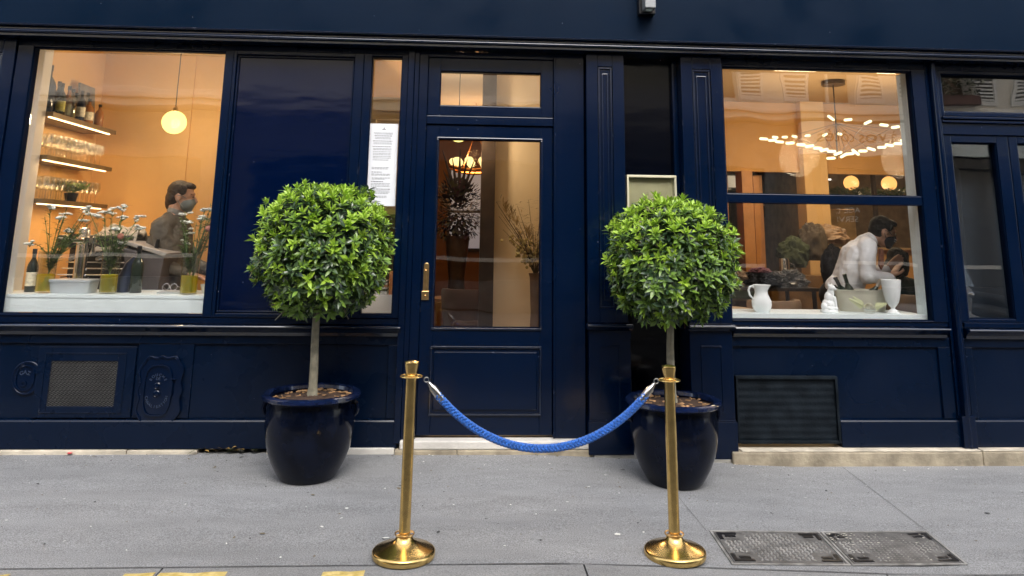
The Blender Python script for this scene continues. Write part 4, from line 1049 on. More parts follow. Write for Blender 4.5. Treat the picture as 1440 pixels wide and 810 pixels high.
# espresso machine
em = thing('espresso_machine', 'black and chrome espresso machine behind the middle vase', 'coffee machine', (-2.92, .85, .95))
b = MB(); b.box(-3.20, -2.62, .72, 1.10, .93, 1.06); b.box(-3.18, -2.66, .86, 1.10, 1.06, 1.30); b.box(-3.20, -2.64, .70, 1.10, 1.30, 1.40); b.build('body', BLACK, em, bevel=.015)
b = MB()
for k in range(7): b.tube([(-3.12+k*.07, .66, 1.08), (-3.12+k*.07, .84, 1.08)], .004, 6)
for k in range(3): b.tube([(-3.14, .66+k*.05, 1.10+.045*k), (-2.66, .66+k*.05, 1.10+.045*k)], .005, 6)
b.build('drip_rack', CHROME, em, smooth=True)
b = MB()
for xx in (-3.04, -2.84): b.lathe([(.036, 0), (.036, .05), (0, .05)], (xx, .78, 1.25), 20); b.tube([(xx, .76, 1.24), (xx, .62, 1.22)], [.012, .015], 10)
b.build('group_head', STEEL, em, smooth=True)
b = MB(); b.lathe([(.028, 0), (.028, .015), (0, .02)], (-2.95, .70, 1.35), 20, ax=(0, -1, 0)); b.build('gauge', CHROME, em)
inner('counter_body', DWOOD, [(-3.29, -2.35, .66, 1.2, .095, .928)])
# beer tower
bt_ = thing('beer_tap', 'tall chrome beer tap column with two clear handles behind the flowers', 'beer tap', (-2.90, .50, CZ))
b = MB(); b.lathe([(0, 0), (.07, 0), (.07, .012), (.042, .02), (.042, .44), (.036, .455), (0, .46)], (-2.90, .50, CZ+.001), 28); b.build('column', CHROME, bt_, smooth=True)
b = MB(); b.tube([(-2.90, .50, 1.36), (-2.90, .36, 1.36), (-2.79, .36, 1.36)], .018, 12); b.build('spout_arm', CHROME, bt_, smooth=True)
for dx in (0, .055):
    b = MB(); b.lathe([(.010, -.10), (.010, -.02), (.022, -.015), (.022, .02), (.012, .03), (.0, .03)], (-2.80+dx, .345, 1.36), 14); tp = b.build('tap', CHROME, bt_, smooth=True)
    b = MB(); b.lathe([(.011, .03), (.018, .13), (0, .13)], (-2.80+dx, .345, 1.36), 14); b.build('clear_handle', GLASST, tp, smooth=True)
# crumpled cloth
b = MB(); random.seed(8); n = 26; vs = []
for j in range(n):
    vs.append([])
    for i in range(n):
        u, v = i/(n-1)-.5, j/(n-1)-.5; z = 1.40+.06*noise.noise(Vector((u*5, v*5, 1)))+.03*noise.noise(Vector((u*12, v*12, 3)))+.05*(1-4*(u*u+v*v))-(.14*max(0, -v-.2)*3)
        vs[-1].append(b.bm.verts.new((-2.78+u*.32, .84+v*.30, z+.02)))
for j in range(n-1):
    for i in range(n-1): b.bm.faces.new([vs[j][i], vs[j][i+1], vs[j+1][i+1], vs[j+1][i]])
o = b.build('tea_towel', pm('beige_cloth', (.42, .36, .28), .9, var=.2), root=(-2.78, .84, 1.4)); 
so_ = o.modifiers.new('t', 'SOLIDIFY'); so_.thickness = .008
for p in o.data.polygons: p.use_smooth = True
tag(o, 'crumpled beige tea towel heaped on top of the espresso machine', 'towel')
# till
tl = thing('cash_till', 'dark till with a slanted grey top between the towel and the standing man', 'till', (-2.52, .75, 1.1))
b = MB(); b.prism([(-2.66, .62, 1.31), (-2.34, .62, 1.24), (-2.37, .62, .97), (-2.60, .62, .97)], (0, .3, 0)); b.build('body', pm('till_grey', (.06, .05, .05), .5, var=.2), tl, bevel=.01)
b = MB(); b.prism([(-2.68, .60, 1.345), (-2.63, .60, 1.36), (-2.31, .60, 1.27), (-2.34, .60, 1.245)], (0, .34, 0)); b.build('slanted_top', pm('till_top', (.30, .27, .24), .4), tl, bevel=.006)
b = MB(); b.tube([(-2.44, .70, 1.29), (-2.43, .70, 1.375)], [.02, .016], 10); b.build('bottle_neck', BLACK, tl, smooth=True)
# small things right end of counter
cp = thing('coffee_cup', 'white coffee cup on the counter behind the right vase', 'cup', (-1.92, .40, CZ))
b = MB(); b.lathe([(0, 0), (.025, 0), (.04, .06), (.037, .06), (.022, .006), (0, .006)], (-1.925, .38, CZ+.001), 24); b.build('bowl', CERAM, cp, smooth=True)
b = MB(); b.tube([(-1.887, .38, CZ+.05), (-1.868, .38, CZ+.045), (-1.868, .38, CZ+.022), (-1.895, .38, CZ+.015)], .004, 8); b.build('handle', CERAM, cp, smooth=True)
gl = thing('spectacles', 'wire framed glasses lying on a grey pad on the counter', 'glasses', (-2.15, .3, CZ))
b = MB()
for cx_ in (-2.17, -2.115): b.lathe([(.024+.0018*math.cos(a), .0018*math.sin(a)) for a in [2*math.pi*k/6 for k in range(7)]], (cx_, .27, CZ+.045), 20, cap=False, ax=(0, -1, .4))
b.tube([(-2.194, .27, CZ+.05), (-2.21, .38, CZ+.02)], .002, 6); b.tube([(-2.09, .27, CZ+.05), (-2.06, .38, CZ+.02)], .002, 6); b.build('wire_frame', STEEL, gl, smooth=True)
b = MB(); b.box(-2.22, -2.04, .24, .42, CZ+.001, CZ+.014)
tag(b.build('order_pad', pm('pad_grey', (.35, .37, .36), .6), root=(-2.13, .33, CZ), bevel=.003), 'flat grey pad on the counter in front of the standing man', 'pad')
# ---- lamps inside
def plight(name, loc, e, col, r, parent):
    l = bpy.data.lights.new(name, 'POINT'); l.energy = e; l.color = col; l.shadow_soft_size = r
    o = bpy.data.objects.new(name, l); COL.objects.link(o); o.location = Vector(loc)-wloc(parent); o.parent = parent; return o
GLOBE = lamp_mat('opal_globe', (1, .84, .22), .95, .5)
def globe(p, r, ztop, label, e, col=(1, .74, .46), gm=None):
    t = thing('pendant_lamp', label, 'pendant lamp', (p[0], p[1], ztop), 'glowing globe pendants')
    b = MB(); b.ell(p, r, r, r, 32, 20); b.build('globe', gm or GLOBE, t, smooth=True)
    b = MB(); b.tube([(p[0], p[1], p[2]+r-.004), (p[0], p[1], ztop)], .004, 6); b.build('cord', BLACK, t)
    b = MB(); b.lathe([(.02, 0), (.02, .03), (.008, .045), (0, .045)], (p[0], p[1], p[2]+r-.006), 16); b.build('cap', BRASSD, t)
    b = MB(); b.lathe([(.03, 0), (.03, .02), (0, .02)], (p[0], p[1], ztop-.021), 20); b.build('ceiling_rose', BRASSD, t)
    plight('bulb', p, e, col, .04, t)
    return t
globe(tuple(at(245, 172, 1.1)), .100, 3.12, 'glowing yellow globe pendant beside the lit shelves in the left window', 10)
globe(tuple(at(645, 185, 1.6)), .10, 3.12, 'glowing globe pendant just visible at the top of the door pane', 22)
AMBG = lamp_mat('amber_globe', (1, .45, .12), .62, .6)
for (x, lab) in ((5.181, 'amber globe pendant behind the dining room hatch, nearer the column'), (5.712, 'amber globe pendant behind the dining room hatch, nearer the waiter')):
    g_ = globe((x, 4.5, 2.225), .098, 3.12, lab, 5, gm=AMBG)
# ---- ring chandelier in the right room
ch = thing('ring_chandelier', 'wide diamond shaped chandelier of many small glowing tubes in the right window', 'chandelier', (3.85, 2.2, 3.12))
CHL = lamp_mat('tube_light', (1, .93, .52), .75, .8)
hub1 = at(1175.5, 174, 2.2); hub2 = at(1177.5, 219, 2.2)
b = MB(); b.tube([hub2-Vector((0, 0, .03)), hub1, Vector((hub1.x, 2.2, 3.12))], .007, 8); b.lathe([(.12, 0), (.12, .04), (0, .04)], (hub1.x, 2.2, 3.075), 32); b.build('stem', DWOOD, ch)
zpx = lambda x, y: (x/4.0516+1000, y/4.05+80)
up = [(683, 348), (780, 358), (893, 373), (985, 388), (1050, 400), (1103, 417), (1125, 437), (1118, 462)]
lw = [(300, 467), (350, 475), (390, 484), (450, 491), (512, 500), (561, 508), (608, 520), (644, 530), (686, 538), (723, 550), (683, 577), (757, 561), (790, 552), (823, 543), (865, 536), (912, 525), (972, 515), (1015, 503), (1065, 494), (1100, 478)]
bk = [(365, 458), (420, 457), (475, 453), (550, 449), (648, 444), (730, 439)]
tubes_ = []; rd = MB()
def pill(px, py, Y, i, L=.06):
    x, y = zpx(px, py); p = at(x, y, Y); c = hub1 if i % 2 else hub2
    d = p-c; d.y = 0; d.z *= .5; d = (d.normalized()+Vector((1.1 if d.x > 0 else -1.1, 0, 0))).normalized()
    tm = MB(); tm.cap(p-d*L*.5, p+d*L*.5, .014, .014, 10); tm.build('light_tube', CHL, ch, smooth=True); rd.tube([c, p-d*L*.5], .0024, 5)
for i, q in enumerate(up): pill(*q, 2.2-.55*math.sin(math.pi*min(1, i/7)), i)
for i, q in enumerate(lw): pill(*q, 2.2-.35*math.sin(math.pi*i/19), i, .065)
for i, q in enumerate(bk): pill(*q, 2.2+.5*math.sin(math.pi*(i+1)/7), i, .04)
rd.build('rod', pm('bronze_rod', (.16, .09, .04), .5), ch)
for q_ in ((3.35, 2.0, 2.28), (4.45, 2.0, 2.28)): plight('bulb', q_, 12, (1, .77, .48), .2, ch)
# ---- warm chandelier in the hall behind the door
hc = thing('shell_chandelier', 'small curved chandelier of glowing shades behind the door glass', 'chandelier', (-.02, 4., 3.12))
b = MB(); c0 = Vector((.03, 4., 2.30)); n = 20
b.tube([c0+Vector((.30*math.cos(a), .25*math.sin(a), -.03+.03*math.cos(2*a))) for a in [2*math.pi*k/24 for k in range(25)]], .022, 8)
b.tube([c0+Vector((.22*math.cos(a), .18*math.sin(a), -.06)) for a in [2*math.pi*k/24 for k in range(25)]], .012, 8)
for k in range(3): b.tube([c0+Vector((.25*math.cos(k*2.1), .2*math.sin(k*2.1), 0)), Vector((.05, 4, 2.75)), Vector((.05, 4, 3.12))], .005, 6)
b.build('bronze_arm', pm('copper_arm', (.55, .22, .06), .3, .8), hc, smooth=True)
SHADE = lamp_mat('hot_shade', (1, .72, .26), .62, .6)
for k in range(9):
    a = 2*math.pi*k/9+.3; b = MB(); p = c0+Vector((.25*math.cos(a), .2*math.sin(a), .05)); b.lathe([(.02, -.04), (.052, 0), (.055, .03), (.035, .055), (0, .06)], p, 16); b.build('shade', SHADE, hc, smooth=True)
plight('bulb', (.03, 4, 2.38), 9, (1, .55, .22), .1, hc)

# ================================================================== DOOR VIEW
# dark arrangement in tall vase
da = thing('tall_vase', 'tall bronze vase behind the left side of the door glass', 'vase', (-.13, 3.0, .60))
b = MB(); b.lathe([(0, 0), (.09, 0), (.10, .03), (.085, .2), (.12, .5), (.135, .66), (.12, .66), (0, .6)], (-.13, 3.0, .78), 24); b.build('body', pm('bronze_vase', (.08, .05, .03), .3, .6, var=.3), da, smooth=True)
b = MB(); b.lathe([(0, 0), (.30, 0), (.30, .03), (0, .03)], (-.13, 3.0, .75), 32); b.tube([(-.13, 3.0, .75), (-.13, 3, .10)], [.04, .04], 12); b.lathe([(0, 0), (.18, 0), (.05, .03), (0, .03)], (-.13, 3.0, .096), 24)
tag(b.build('pedestal_table', WOOD, root=(-.13, 3, .1)), 'round pedestal table under the bronze vase in the hall', 'table')
fb = thing('dark_bouquet', 'large dark dried flower arrangement in the hall, with spiky fronds', 'bouquet', (-.13, 3., 1.4))
DLF = [pm('dark_foliage', (.022, .014, .014), .7, var=.5), pm('plum_foliage', (.06, .02, .03), .7), pm('olive_foliage', (.05, .045, .02), .7)]
b = MB(); random.seed(33)
for k in range(1700):
    d = Vector((random.gauss(0, 1), random.gauss(0, 1), random.gauss(0, 1))).normalized(); r = random.random()**.4
    p = Vector((-.15, 3, 1.72))+Vector((d.x*.33, d.y*.28, d.z*.34))*r
    b.leaf(p, d+Vector((0, 0, .3)), Vector((0, 0, 1)), random.uniform(.03, .06), random.uniform(.02, .045), random.choice((0, 0, 0, 1, 2)))
for k in range(7):
    a = -.5+k*.17; p = Vector((-.13, 3, 1.8)); d = Vector((a, random.uniform(-.1, .1), 1)).normalized(); L = random.uniform(.40, .62)
    b.tube([p, p+d*L*.5, p+d*L], [.012, .022, .004], 6, 0)
b.build('foliage', DLF, fb, recalc=False)
# armchair
acv = thing('armchair', 'brown upholstered tub chair low behind the door glass', 'armchair', (.0, 2.75, .095), None)
b = MB(); b.cap((-.10, 2.45, .55), (.22, 2.45, .55), .05, .05); b.lathe([(.0, .42), (.25, .42), (.27, .46), (.27, .52), (0, .53)], (.0, 2.7, 0), 28)
bk_ = []
for z, k in ((.50, .95), (.70, 1.05), (.86, 1.1), (.90, 1.06)):
    bk_.append([(.0+.27*k*math.cos(a), 2.7+.27*k*math.sin(a), z) for a in [R_(-160+ 200*i/20) for i in range(21)]]+[(.0+.22*k*math.cos(a), 2.7+.22*k*math.sin(a), z) for a in [R_(-160+200*i/20) for i in range(20, -1, -1)]])
b2 = MB(); b2.ring_loft(bk_, False)
UPH = pm('brown_velvet', (.05, .022, .014), .8, var=.2, sheen=.3)
b.build('seat', UPH, acv, smooth=True); b2.build('backrest', UPH, acv, smooth=True)
for sx in (-1, 1):
    for sy in (-1, 1):
        b = MB(); b.tube([(sx*.15, 2.7+sy*.15, .43), (sx*.22, 2.7+sy*.22, .096)], [.014, .009], 8); b.build('leg', BLACK, acv)
# dried flowers right of door
dv = thing('floor_vase', 'slim dark floor vase by the beige wall inside the door', 'vase', (.60, 1.40, .095))
b = MB(); b.lathe([(0, 0), (.075, 0), (.08, .04), (.06, .3), (.045, .7), (.055, .98), (.065, 1.02), (.05, 1.02), (0, .9)], (.60, 1.40, .096), 24); b.build('body', pm('taupe_vase', (.11, .07, .045), .4, var=.2), dv, smooth=True)
db = thing('dried_bouquet', 'tall airy bunch of dried grasses and pale blooms right of the door post', 'bouquet', (.6, 1.4, 1.1))
DM = [pm('dried_dark', (.06, .04, .022), .8), pm('dried_tan', (.34, .24, .10), .8, var=.3), pm('dried_yellow', (.42, .34, .14), .8, var=.3)]
b = MB(); random.seed(41); p0 = Vector((.6, 1.4, 1.08))
for k in range(34):
    a = random.uniform(-1, .9); d = Vector((a*.55-.05, random.uniform(-.3, .3), 1)).normalized(); L = random.uniform(.35, .78)
    pts = [p0, p0+d*L*.5+Vector((0, 0, .02)), p0+d*L+Vector((a*.05, 0, -.03))]; b.tube(pts, [.003, .0025, .0015], 5, 0)
    if k % 5 == 0:
        for q in range(30): b.leaf(p0+d*(L*(.75+.25*random.random())), Vector((random.gauss(0, .5), random.gauss(0, .3), 1)), Vector((0, 1, 0)), .07, .006, 1)
    elif k % 3 == 0:
        for q in range(26): b.ell(p0+d*(L*random.uniform(.35, .7))+Vector((random.gauss(0, .035), random.gauss(0, .03), random.gauss(0, .03))), .015, .014, .015, 6, 4, mi=2)
    else:
        for q in range(18):
            u = random.uniform(.35, 1); b.leaf(p0+d*L*u, Vector((random.gauss(0, 1), random.gauss(0, .6), .3)), Vector((0, 0, 1)), random.uniform(.04, .09), .009, random.choice((0, 0, 1)), curl=.5)
b.build('dried_stems', DM, db, recalc=False)

# ================================================================== RIGHT WINDOW CONTENTS
SZ = .9055
pj = thing('ceramic_jug', 'white ceramic jug with a curled handle at the left end of the right window sill', 'jug', (2.17, .2, SZ))
b = MB(); jp = [(0, 0), (.050, 0), (.054, .006), (.066, .03), (.072, .055), (.070, .08), (.056, .11), (.046, .135), (.047, .155), (.055, .178), (.060, .195), (.056, .196), (.043, .155), (.0, .13)]
b.lathe(jp, (2.17, .2, SZ), 36)
for v in b.bm.verts:  # pouring lip
    if v.co.z > SZ+.165 and v.co.x > 2.17: v.co.x += (v.co.z-SZ-.165)*.5*(v.co.x-2.17)/.06
b.build('body', CERAM, pj, smooth=True)
b = MB(); b.tube([(2.122, .2, SZ+.172), (2.105, .2, SZ+.185), (2.085, .2, SZ+.18), (2.075, .2, SZ+.155), (2.083, .2, SZ+.12), (2.105, .2, SZ+.098), (2.112, .2, SZ+.088)], [.007, .008, .008, .008, .007, .006, .005], 10); b.build('handle', CERAM, pj, smooth=True)
# cat figurine
b = MB(); cx, cy = 2.68, .2
def E(c, rx, ry, rz, M=None): b.ell((cx+c[0], cy+c[1], SZ+c[2]), rx, ry, rz, 18, 12, M)
b.lathe([(0, 0), (.062, 0), (.064, .01), (.060, .022), (.0, .03)], (cx, cy, SZ), 30)
E((0, 0, .055), .052, .048, .050); E((.004, -.004, .10), .038, .036, .055); E((.014, -.010, .145), .026, .025, .04); E((.020, -.016, .178), .027, .028, .025); E((.040, -.026, .170), .013, .013, .011)
for s in (-1, 1): b.lathe([(.011, 0), (.009, .008), (.0, .026)], (cx+.012+s*.0135, cy-.012+(.004*s), SZ+.192), 10)
for s in (-1, 1): b.cap((cx+.028, cy-.02+s*.014, SZ+.11), (cx+.034, cy-.028+s*.016, SZ+.03), .012, .010)
b.tube([(cx-.035, cy-.02, SZ+.034), (cx-.02, cy-.048, SZ+.034), (cx+.02, cy-.054, SZ+.034), (cx+.05, cy-.035, SZ+.035)], [.011, .011, .010, .007], 10)
for s in (-1, 1): E((-.008+s*.034, -.01, .045), .022, .03, .030)
o = b.build('cat_figurine', CERAM, root=(cx, cy, SZ)); remesh(o, .0028, 4); tag(o, 'white porcelain cat figurine sitting on the right window sill', 'figurine')
# trough with bottles
tg = thing('wine_trough', 'oval stone coloured trough of wine bottles on the right window sill', 'wine trough', (3.0, .33, SZ))
b = MB(); rings = []
def ov(k, z, rx=.205, ry=.105): return [(3.005+rx*k*math.cos(a), .34+ry*k*math.sin(a), SZ+z) for a in [2*math.pi*i/48 for i in range(48)]]
b.ring_loft([ov(.82, 0), ov(.86, .01), ov(.97, .12), ov(1.0, .15), ov(1.02, .153), ov(1.02, .160), ov(.97, .160), ov(.93, .12), ov(.83, .03)], False)
b.build('body', LOGOM, tg, smooth=True)
gb = 'wine bottles lying in the sill trough'
def slant_bottle(x, y, ang, yaw, mat, foil, label):
    t = thing('wine_bottle', label, 'bottle', (x, y, SZ+.05), gb)
    b = MB(); b.lathe([(0, 0), (.034, 0), (.036, .01), (.036, .10), (.030, .125), (.014, .155), (.013, .20), (0, .2)], (x, y, SZ+.05), 18); b.build('body', mat, t, smooth=True)
    b = MB(); b.lathe([(.0145, 0), (.0145, .05), (.016, .052), (.016, .062), (.013, .064), (0, .064)], (x, y, SZ+.05+.165), 14); b.build('foil', foil, t, smooth=True)
    t.rotation_euler = (yaw, ang, 0)
SIL = pm('silver_foil', (.5, .48, .42), .3, .8)
slant_bottle(2.90, .33, R_(-28), .1, DG, BLACK, 'wine bottle tipped left, dark capped, leftmost in the trough')
slant_bottle(2.955, .37, R_(-14), 0, DG, DG, 'dark green bottle standing tallest in the trough')
slant_bottle(3.02, .32, R_(35), .1, DG, SIL, 'wine bottle with silver foil leaning right in the trough')
slant_bottle(3.10, .36, R_(48), .05, DG, SIL, 'low lying wine bottle at the right end of the trough behind the white urn')
# floral decoration
fd = thing('glass_dish', 'small clear dish in front of the trough, holding a rose', 'dish', (2.97, .17, SZ))
b = MB(); b.lathe([(0, 0), (.03, 0), (.045, .02), (.05, .03), (.045, .03), (0, .008)], (2.97, .17, SZ), 24); b.build('bowl', GLASST, fd, smooth=True)
fr_ = thing('rose_and_fern', 'cream rose with pale fern fronds lying across the glass dish', 'flowers', (2.97, .17, SZ+.04))
ROSE = pm('cream_rose', (.76, .73, .60), .7, var=.08); FERN = pm('pale_fern', (.56, .58, .34), .7, var=.2)
b = MB(); random.seed(2)
for k in range(26):
    a = k*2.4; r = .004+.0011*k; d = Vector((math.cos(a), math.sin(a), 1.4-.05*k)); b.leaf(Vector((2.965+r*math.cos(a)*.6, .16+r*math.sin(a)*.6, SZ+.045-.0006*k)), d, Vector((0, 0, 1)), .03, .034, fold=.9, curl=-.35)
b.build('rose', ROSE, fr_, recalc=False)
b = MB()
for (d, L) in ((Vector((-1, -.1, .45)), .16), (Vector((-1, 0, .75)), .13), (Vector((1, -.1, .28)), .12)):
    d.normalize(); p = Vector((2.95 if d.x < 0 else 2.98, .16, SZ+.04)); b.tube([p, p+d*L], [.002, .001], 5)
    for k in range(12):
        u = .25+.75*k/12
        for s in (-1, 1): b.leaf(p+d*L*u, d*.6+Vector((0, .15, s)), Vector((0, -1, 0)), .042*(1.15-u), .009)
b.build('fern_frond', FERN, fr_, recalc=False)
# white urn vase
b = MB(); b.lathe([(0, 0), (.045, 0), (.047, .008), (.030, .022), (.014, .035), (.016, .045), (.030, .060), (.045, .085), (.056, .13), (.064, .19), (.069, .245), (.066, .246), (.055, .16), (.03, .08), (0, .07)], (3.145, .16, SZ), 36)
for v in b.bm.verts: pass
tag(b.build('urn_vase', CERAM, root=(3.145, .16, SZ), smooth=True), 'white footed urn vase at the right end of the right window sill', 'urn')

# ---- dining furniture beyond the right window
def table(x, y, r, z, label, cat_='table', grp='dining tables beyond the right window', mat=DWOOD):
    t = thing('dining_table', label, cat_, (x, y, .095), grp)
    b = MB(); b.box(x-r, x+r, y-.35, y+.35, z-.03, z); b.build('tabletop', mat, t, bevel=.005)
    for sx in (-1, 1):
        for sy in (-1, 1):
            b = MB(); b.tube([(x+sx*(r-.05), y+sy*.3, z-.03), (x+sx*(r-.03), y+sy*.3, .096)], [.022, .016], 8); b.build('leg', mat, t)
GREENP = pm('green_panel', (.05, .075, .045), .6, var=.2)
table(2.72, 1.9, .55, 1.0, 'dark high table piled with bags and coats left of the column')
table(4.05, 1.5, .35, .84, 'dark table behind the seated customer at the right')
inner('cupboard', GREENP, [(1.6, 3.6, 2.95, 3.3, .095, 1.02)])
inner('cupboard', DWOOD, [(1.9, 3.75, 2.6, 2.94, .095, .80)])
# hatch interior: kitchen pass left
inner('wood_post', ORW, [(3.27, 3.40, 3.44, 3.66, 1.02, 2.26), (3.43, 3.50, 3.5, 3.7, 1.02, 2.2), (3.02, 3.09, 3.44, 3.66, 1.0, 2.26)])
inner('wood_door', ORW, [(3.50, 3.74, 4.0, 4.05, .095, 2.26)])
inner('kitchen_wall', pm('kitchen_olive', (.26, .20, .12), .7, var=.2), [(1.5, 7.8, 6.2, 6.25, .095, 3.1), (4.1, 4.2, 3.63, 6.2, .095, 3.1)])
inner('kitchen_shelf', pm('pale_shelf', (.6, .45, .28), .6), [(2.7, 3.25, 3.9, 4.1, 1.75, 1.78), (2.7, 3.25, 3.9, 4.1, 2.0, 2.03), (3.78, 4.0, 4.6, 4.7, 1.9, 1.93)])
# cookbooks / boxes on the kitchen shelf
random.seed(15)
for k in range(5):
    b = MB(); x = 2.86+.08*k; h = random.uniform(.12, .19); b.box(x, x+.05, 3.92, 4.08, 1.781, 1.781+h)
    tag(b.build('box_file', pm('box_%d' % k, [(.55, .45, .3), (.5, .2, .08), (.6, .55, .45), (.15, .12, .1), (.5, .36, .2)][k], .6), root=(x, 4, 1.781), bevel=.003), ['tan', 'rust red', 'cream', 'dark brown', 'ochre'][k]+' upright box on the shelf at the far left of the right window', 'box', 'boxes on the back shelf')
# tall dark cabinet with framed mirror in the left hatch
b = MB(); b.box(3.72, 4.0, 4.6, 4.64, 1.75, 2.24); 
cbn = thing('wall_cabinet', 'dark glazed wall cabinet through the left hatch beside the column', 'cabinet', (3.86, 4.6, 1.7)); b.build('body', BLACK, cbn, bevel=.006)
b = MB(); b.box(3.74, 3.86, 4.585, 4.6, 1.8, 2.2); b.build('glass_door', pm('cab_glass', (.2, .14, .09), .1), cbn)
# steel extractor / lit appliance
ap = thing('kitchen_hood', 'grey steel hood with small lit controls seen through the left hatch', 'extractor hood', (3.5, 5, 2.1))
b = MB(); b.box(3.35, 4.05, 4.9, 5.3, 2.12, 2.4); b.build('casing', STEEL, ap, bevel=.01)
b = MB(); b.box(3.30, 3.40, 4.0, 4.02, 2.10, 2.25); b.build('lit_panel', led('warm_panel', (1, .85, .6), .12), ap)
# things on the table: bag heap, plastic bag, carafe
def lump(name, c, rx, ry, rz, mat, label, cat_, seed, amp=.35, sc=4.):
    b = MB(); b.ell((0, 0, 0), 1, 1, 1, 72, 48)
    for v in b.bm.verts:
        d = v.co.normalized(); k = 1+amp*noise.noise(d*sc*.6+Vector((seed, 0, 0)))-amp*.9*abs(noise.noise(d*sc*1.1+Vector((0, seed, 0))))-amp*.5*abs(noise.noise(d*sc*2.6+Vector((0, 0, seed)))); v.co = Vector((d.x*rx*k, d.y*ry*k, max(-rz*.55, d.z*rz*k)))+Vector(c)
    return tag(b.build(name, mat, root=(c[0], c[1], c[2]-rz*.55), smooth=True), label, cat_)
lump('coat_heap', (2.74, 1.62, 1.06), .17, .13, .10, BLACKC, 'heap of black coats on the high table', 'coats', 3)
lump('scarf', (2.72, 1.60, 1.15), .10, .08, .035, pm('pink_scarf', (.25, .10, .12), .9, var=.4, vscale=20), 'dusty pink scarf on top of the black coats', 'scarf', 8)
PLB = pm('plastic_bag', (.30, .30, .30), .25, trans=.4, var=.3)
lump('plastic_bag', (3.02, 1.66, 1.06), .16, .12, .11, PLB, 'crumpled translucent plastic bag on the high table beside the coats', 'bag', 5, .4, 6)
lump('paper_bag', (2.46, 1.7, 1.06), .18, .15, .12, pm('kraft_bag', (.26, .17, .10), .8, var=.2), 'brown paper bag slumped at the left end of the high table', 'bag', 9, .35, 5)
lump('tan_clump', (3.86, 2.6, 1.48), .25, .15, .14, pm('clump_tan', (.28, .18, .11), .5, var=.2), 'crumpled tan wrapping piled against the column', 'clump', 12, .2, 4)  # crumpled tan shape set in front of the column
cf = thing('steel_carafe', 'polished steel carafe standing behind the plastic bag', 'carafe', (3.08, 1.95, 1.0))
b = MB(); b.lathe([(0, 0), (.05, 0), (.052, .02), (.05, .24), (.045, .26), (0, .262)], (3.10, 1.95, 1.0), 24); b.build('body', CHROME, cf, smooth=True)
b = MB(); b.tube([(3.15, 1.95, 1.22), (3.20, 1.95, 1.2), (3.20, 1.95, 1.08), (3.15, 1.95, 1.05)], .008, 8); b.build('handle', CHROME, cf, smooth=True)
# green cloth armchair / plant mass
lump('green_jacket', (3.42, 2.45, 1.28), .17, .14, .22, pm('olive_jacket', (.045, .06, .026), .9, var=.3), 'olive green jacket hung over a chair back by the column', 'jacket', 14, .3, 2.2)
lump('grey_coat', (3.66, 2.5, 1.38), .17, .13, .27, pm('taupe_coat', (.08, .062, .048), .9, var=.2), 'taupe coat hung next to the green jacket by the column', 'coat', 17, .3, 2.2)
inner('bench', WOOD, [(3.1, 3.95, 2.3, 2.6, .095, 1.08)])
# round stools near the window
for k, (x, y, z, lab) in enumerate(((2.38, 1.0, .84, 'pale round side table just left of the white jug'), (2.78, .95, .90, 'tan rounded chair back behind the white jug'))):
    if k == 0:
        t = thing('side_table', lab, 'side table', (x-.2, y, .095)); b = MB(); b.lathe([(0, 0), (.20, 0), (.20, .025), (0, .025)], (x-.2, y, z), 32); b.build('top', pm('pale_tan', (.50, .36, .22), .5), t); b = MB(); b.tube([(x-.2, y, z), (x-.2, y, .096)], [.03, .03], 10); b.build('leg', BLACK, t)
def tub_chair(x, y, rz, zt, mat, label, grp=None):
    t = thing('dining_chair', label, 'chair', (x, y, .095), grp)
    b = MB(); b.lathe([(.0, .42), (.23, .42), (.25, .46), (.24, .50), (0, .51)], (x, y, 0), 28); b.build('seat', mat, t, smooth=True)
    b = MB(); rg = []
    for z, k in ((.46, .95), (zt-.2, 1.02), (zt-.03, 1.08), (zt, 1.04)):
        rg.append([(x+.25*k*math.cos(a), y+.25*k*math.sin(a), z) for a in [R_(-170+160*i/16) for i in range(17)]]+[(x+.21*k*math.cos(a), y+.21*k*math.sin(a), z) for a in [R_(-170+160*i/16) for i in range(16, -1, -1)]])
    b.ring_loft(rg, False); b.build('backrest', mat, t, smooth=True)
    for sx in (-1, 1):
        for sy in (-1, 1):
            b = MB(); b.tube([(x+sx*.13, y+sy*.13, .43), (x+sx*.2, y+sy*.2, .096)], [.014, .009], 8); b.build('leg', BLACK, t)
    t.rotation_euler = (0, 0, rz); return t
TAN = pm('tan_leather', (.22, .13, .07), .5, var=.1)
tub_chair(2.60, 1.15, .3, .93, TAN, 'tan tub chair behind the white jug', 'tub chairs in the right dining room')
tub_chair(3.62, .62, -.2, 1.02, TAN, 'tan tub chair behind the white urn', 'tub chairs in the right dining room')
lump('black_jacket', (3.185, 1.12, 1.16), .11, .10, .24, BLACKC, 'black jacket hung on a chair back just left of the bending waiter', 'jacket', 31, .2, 3)
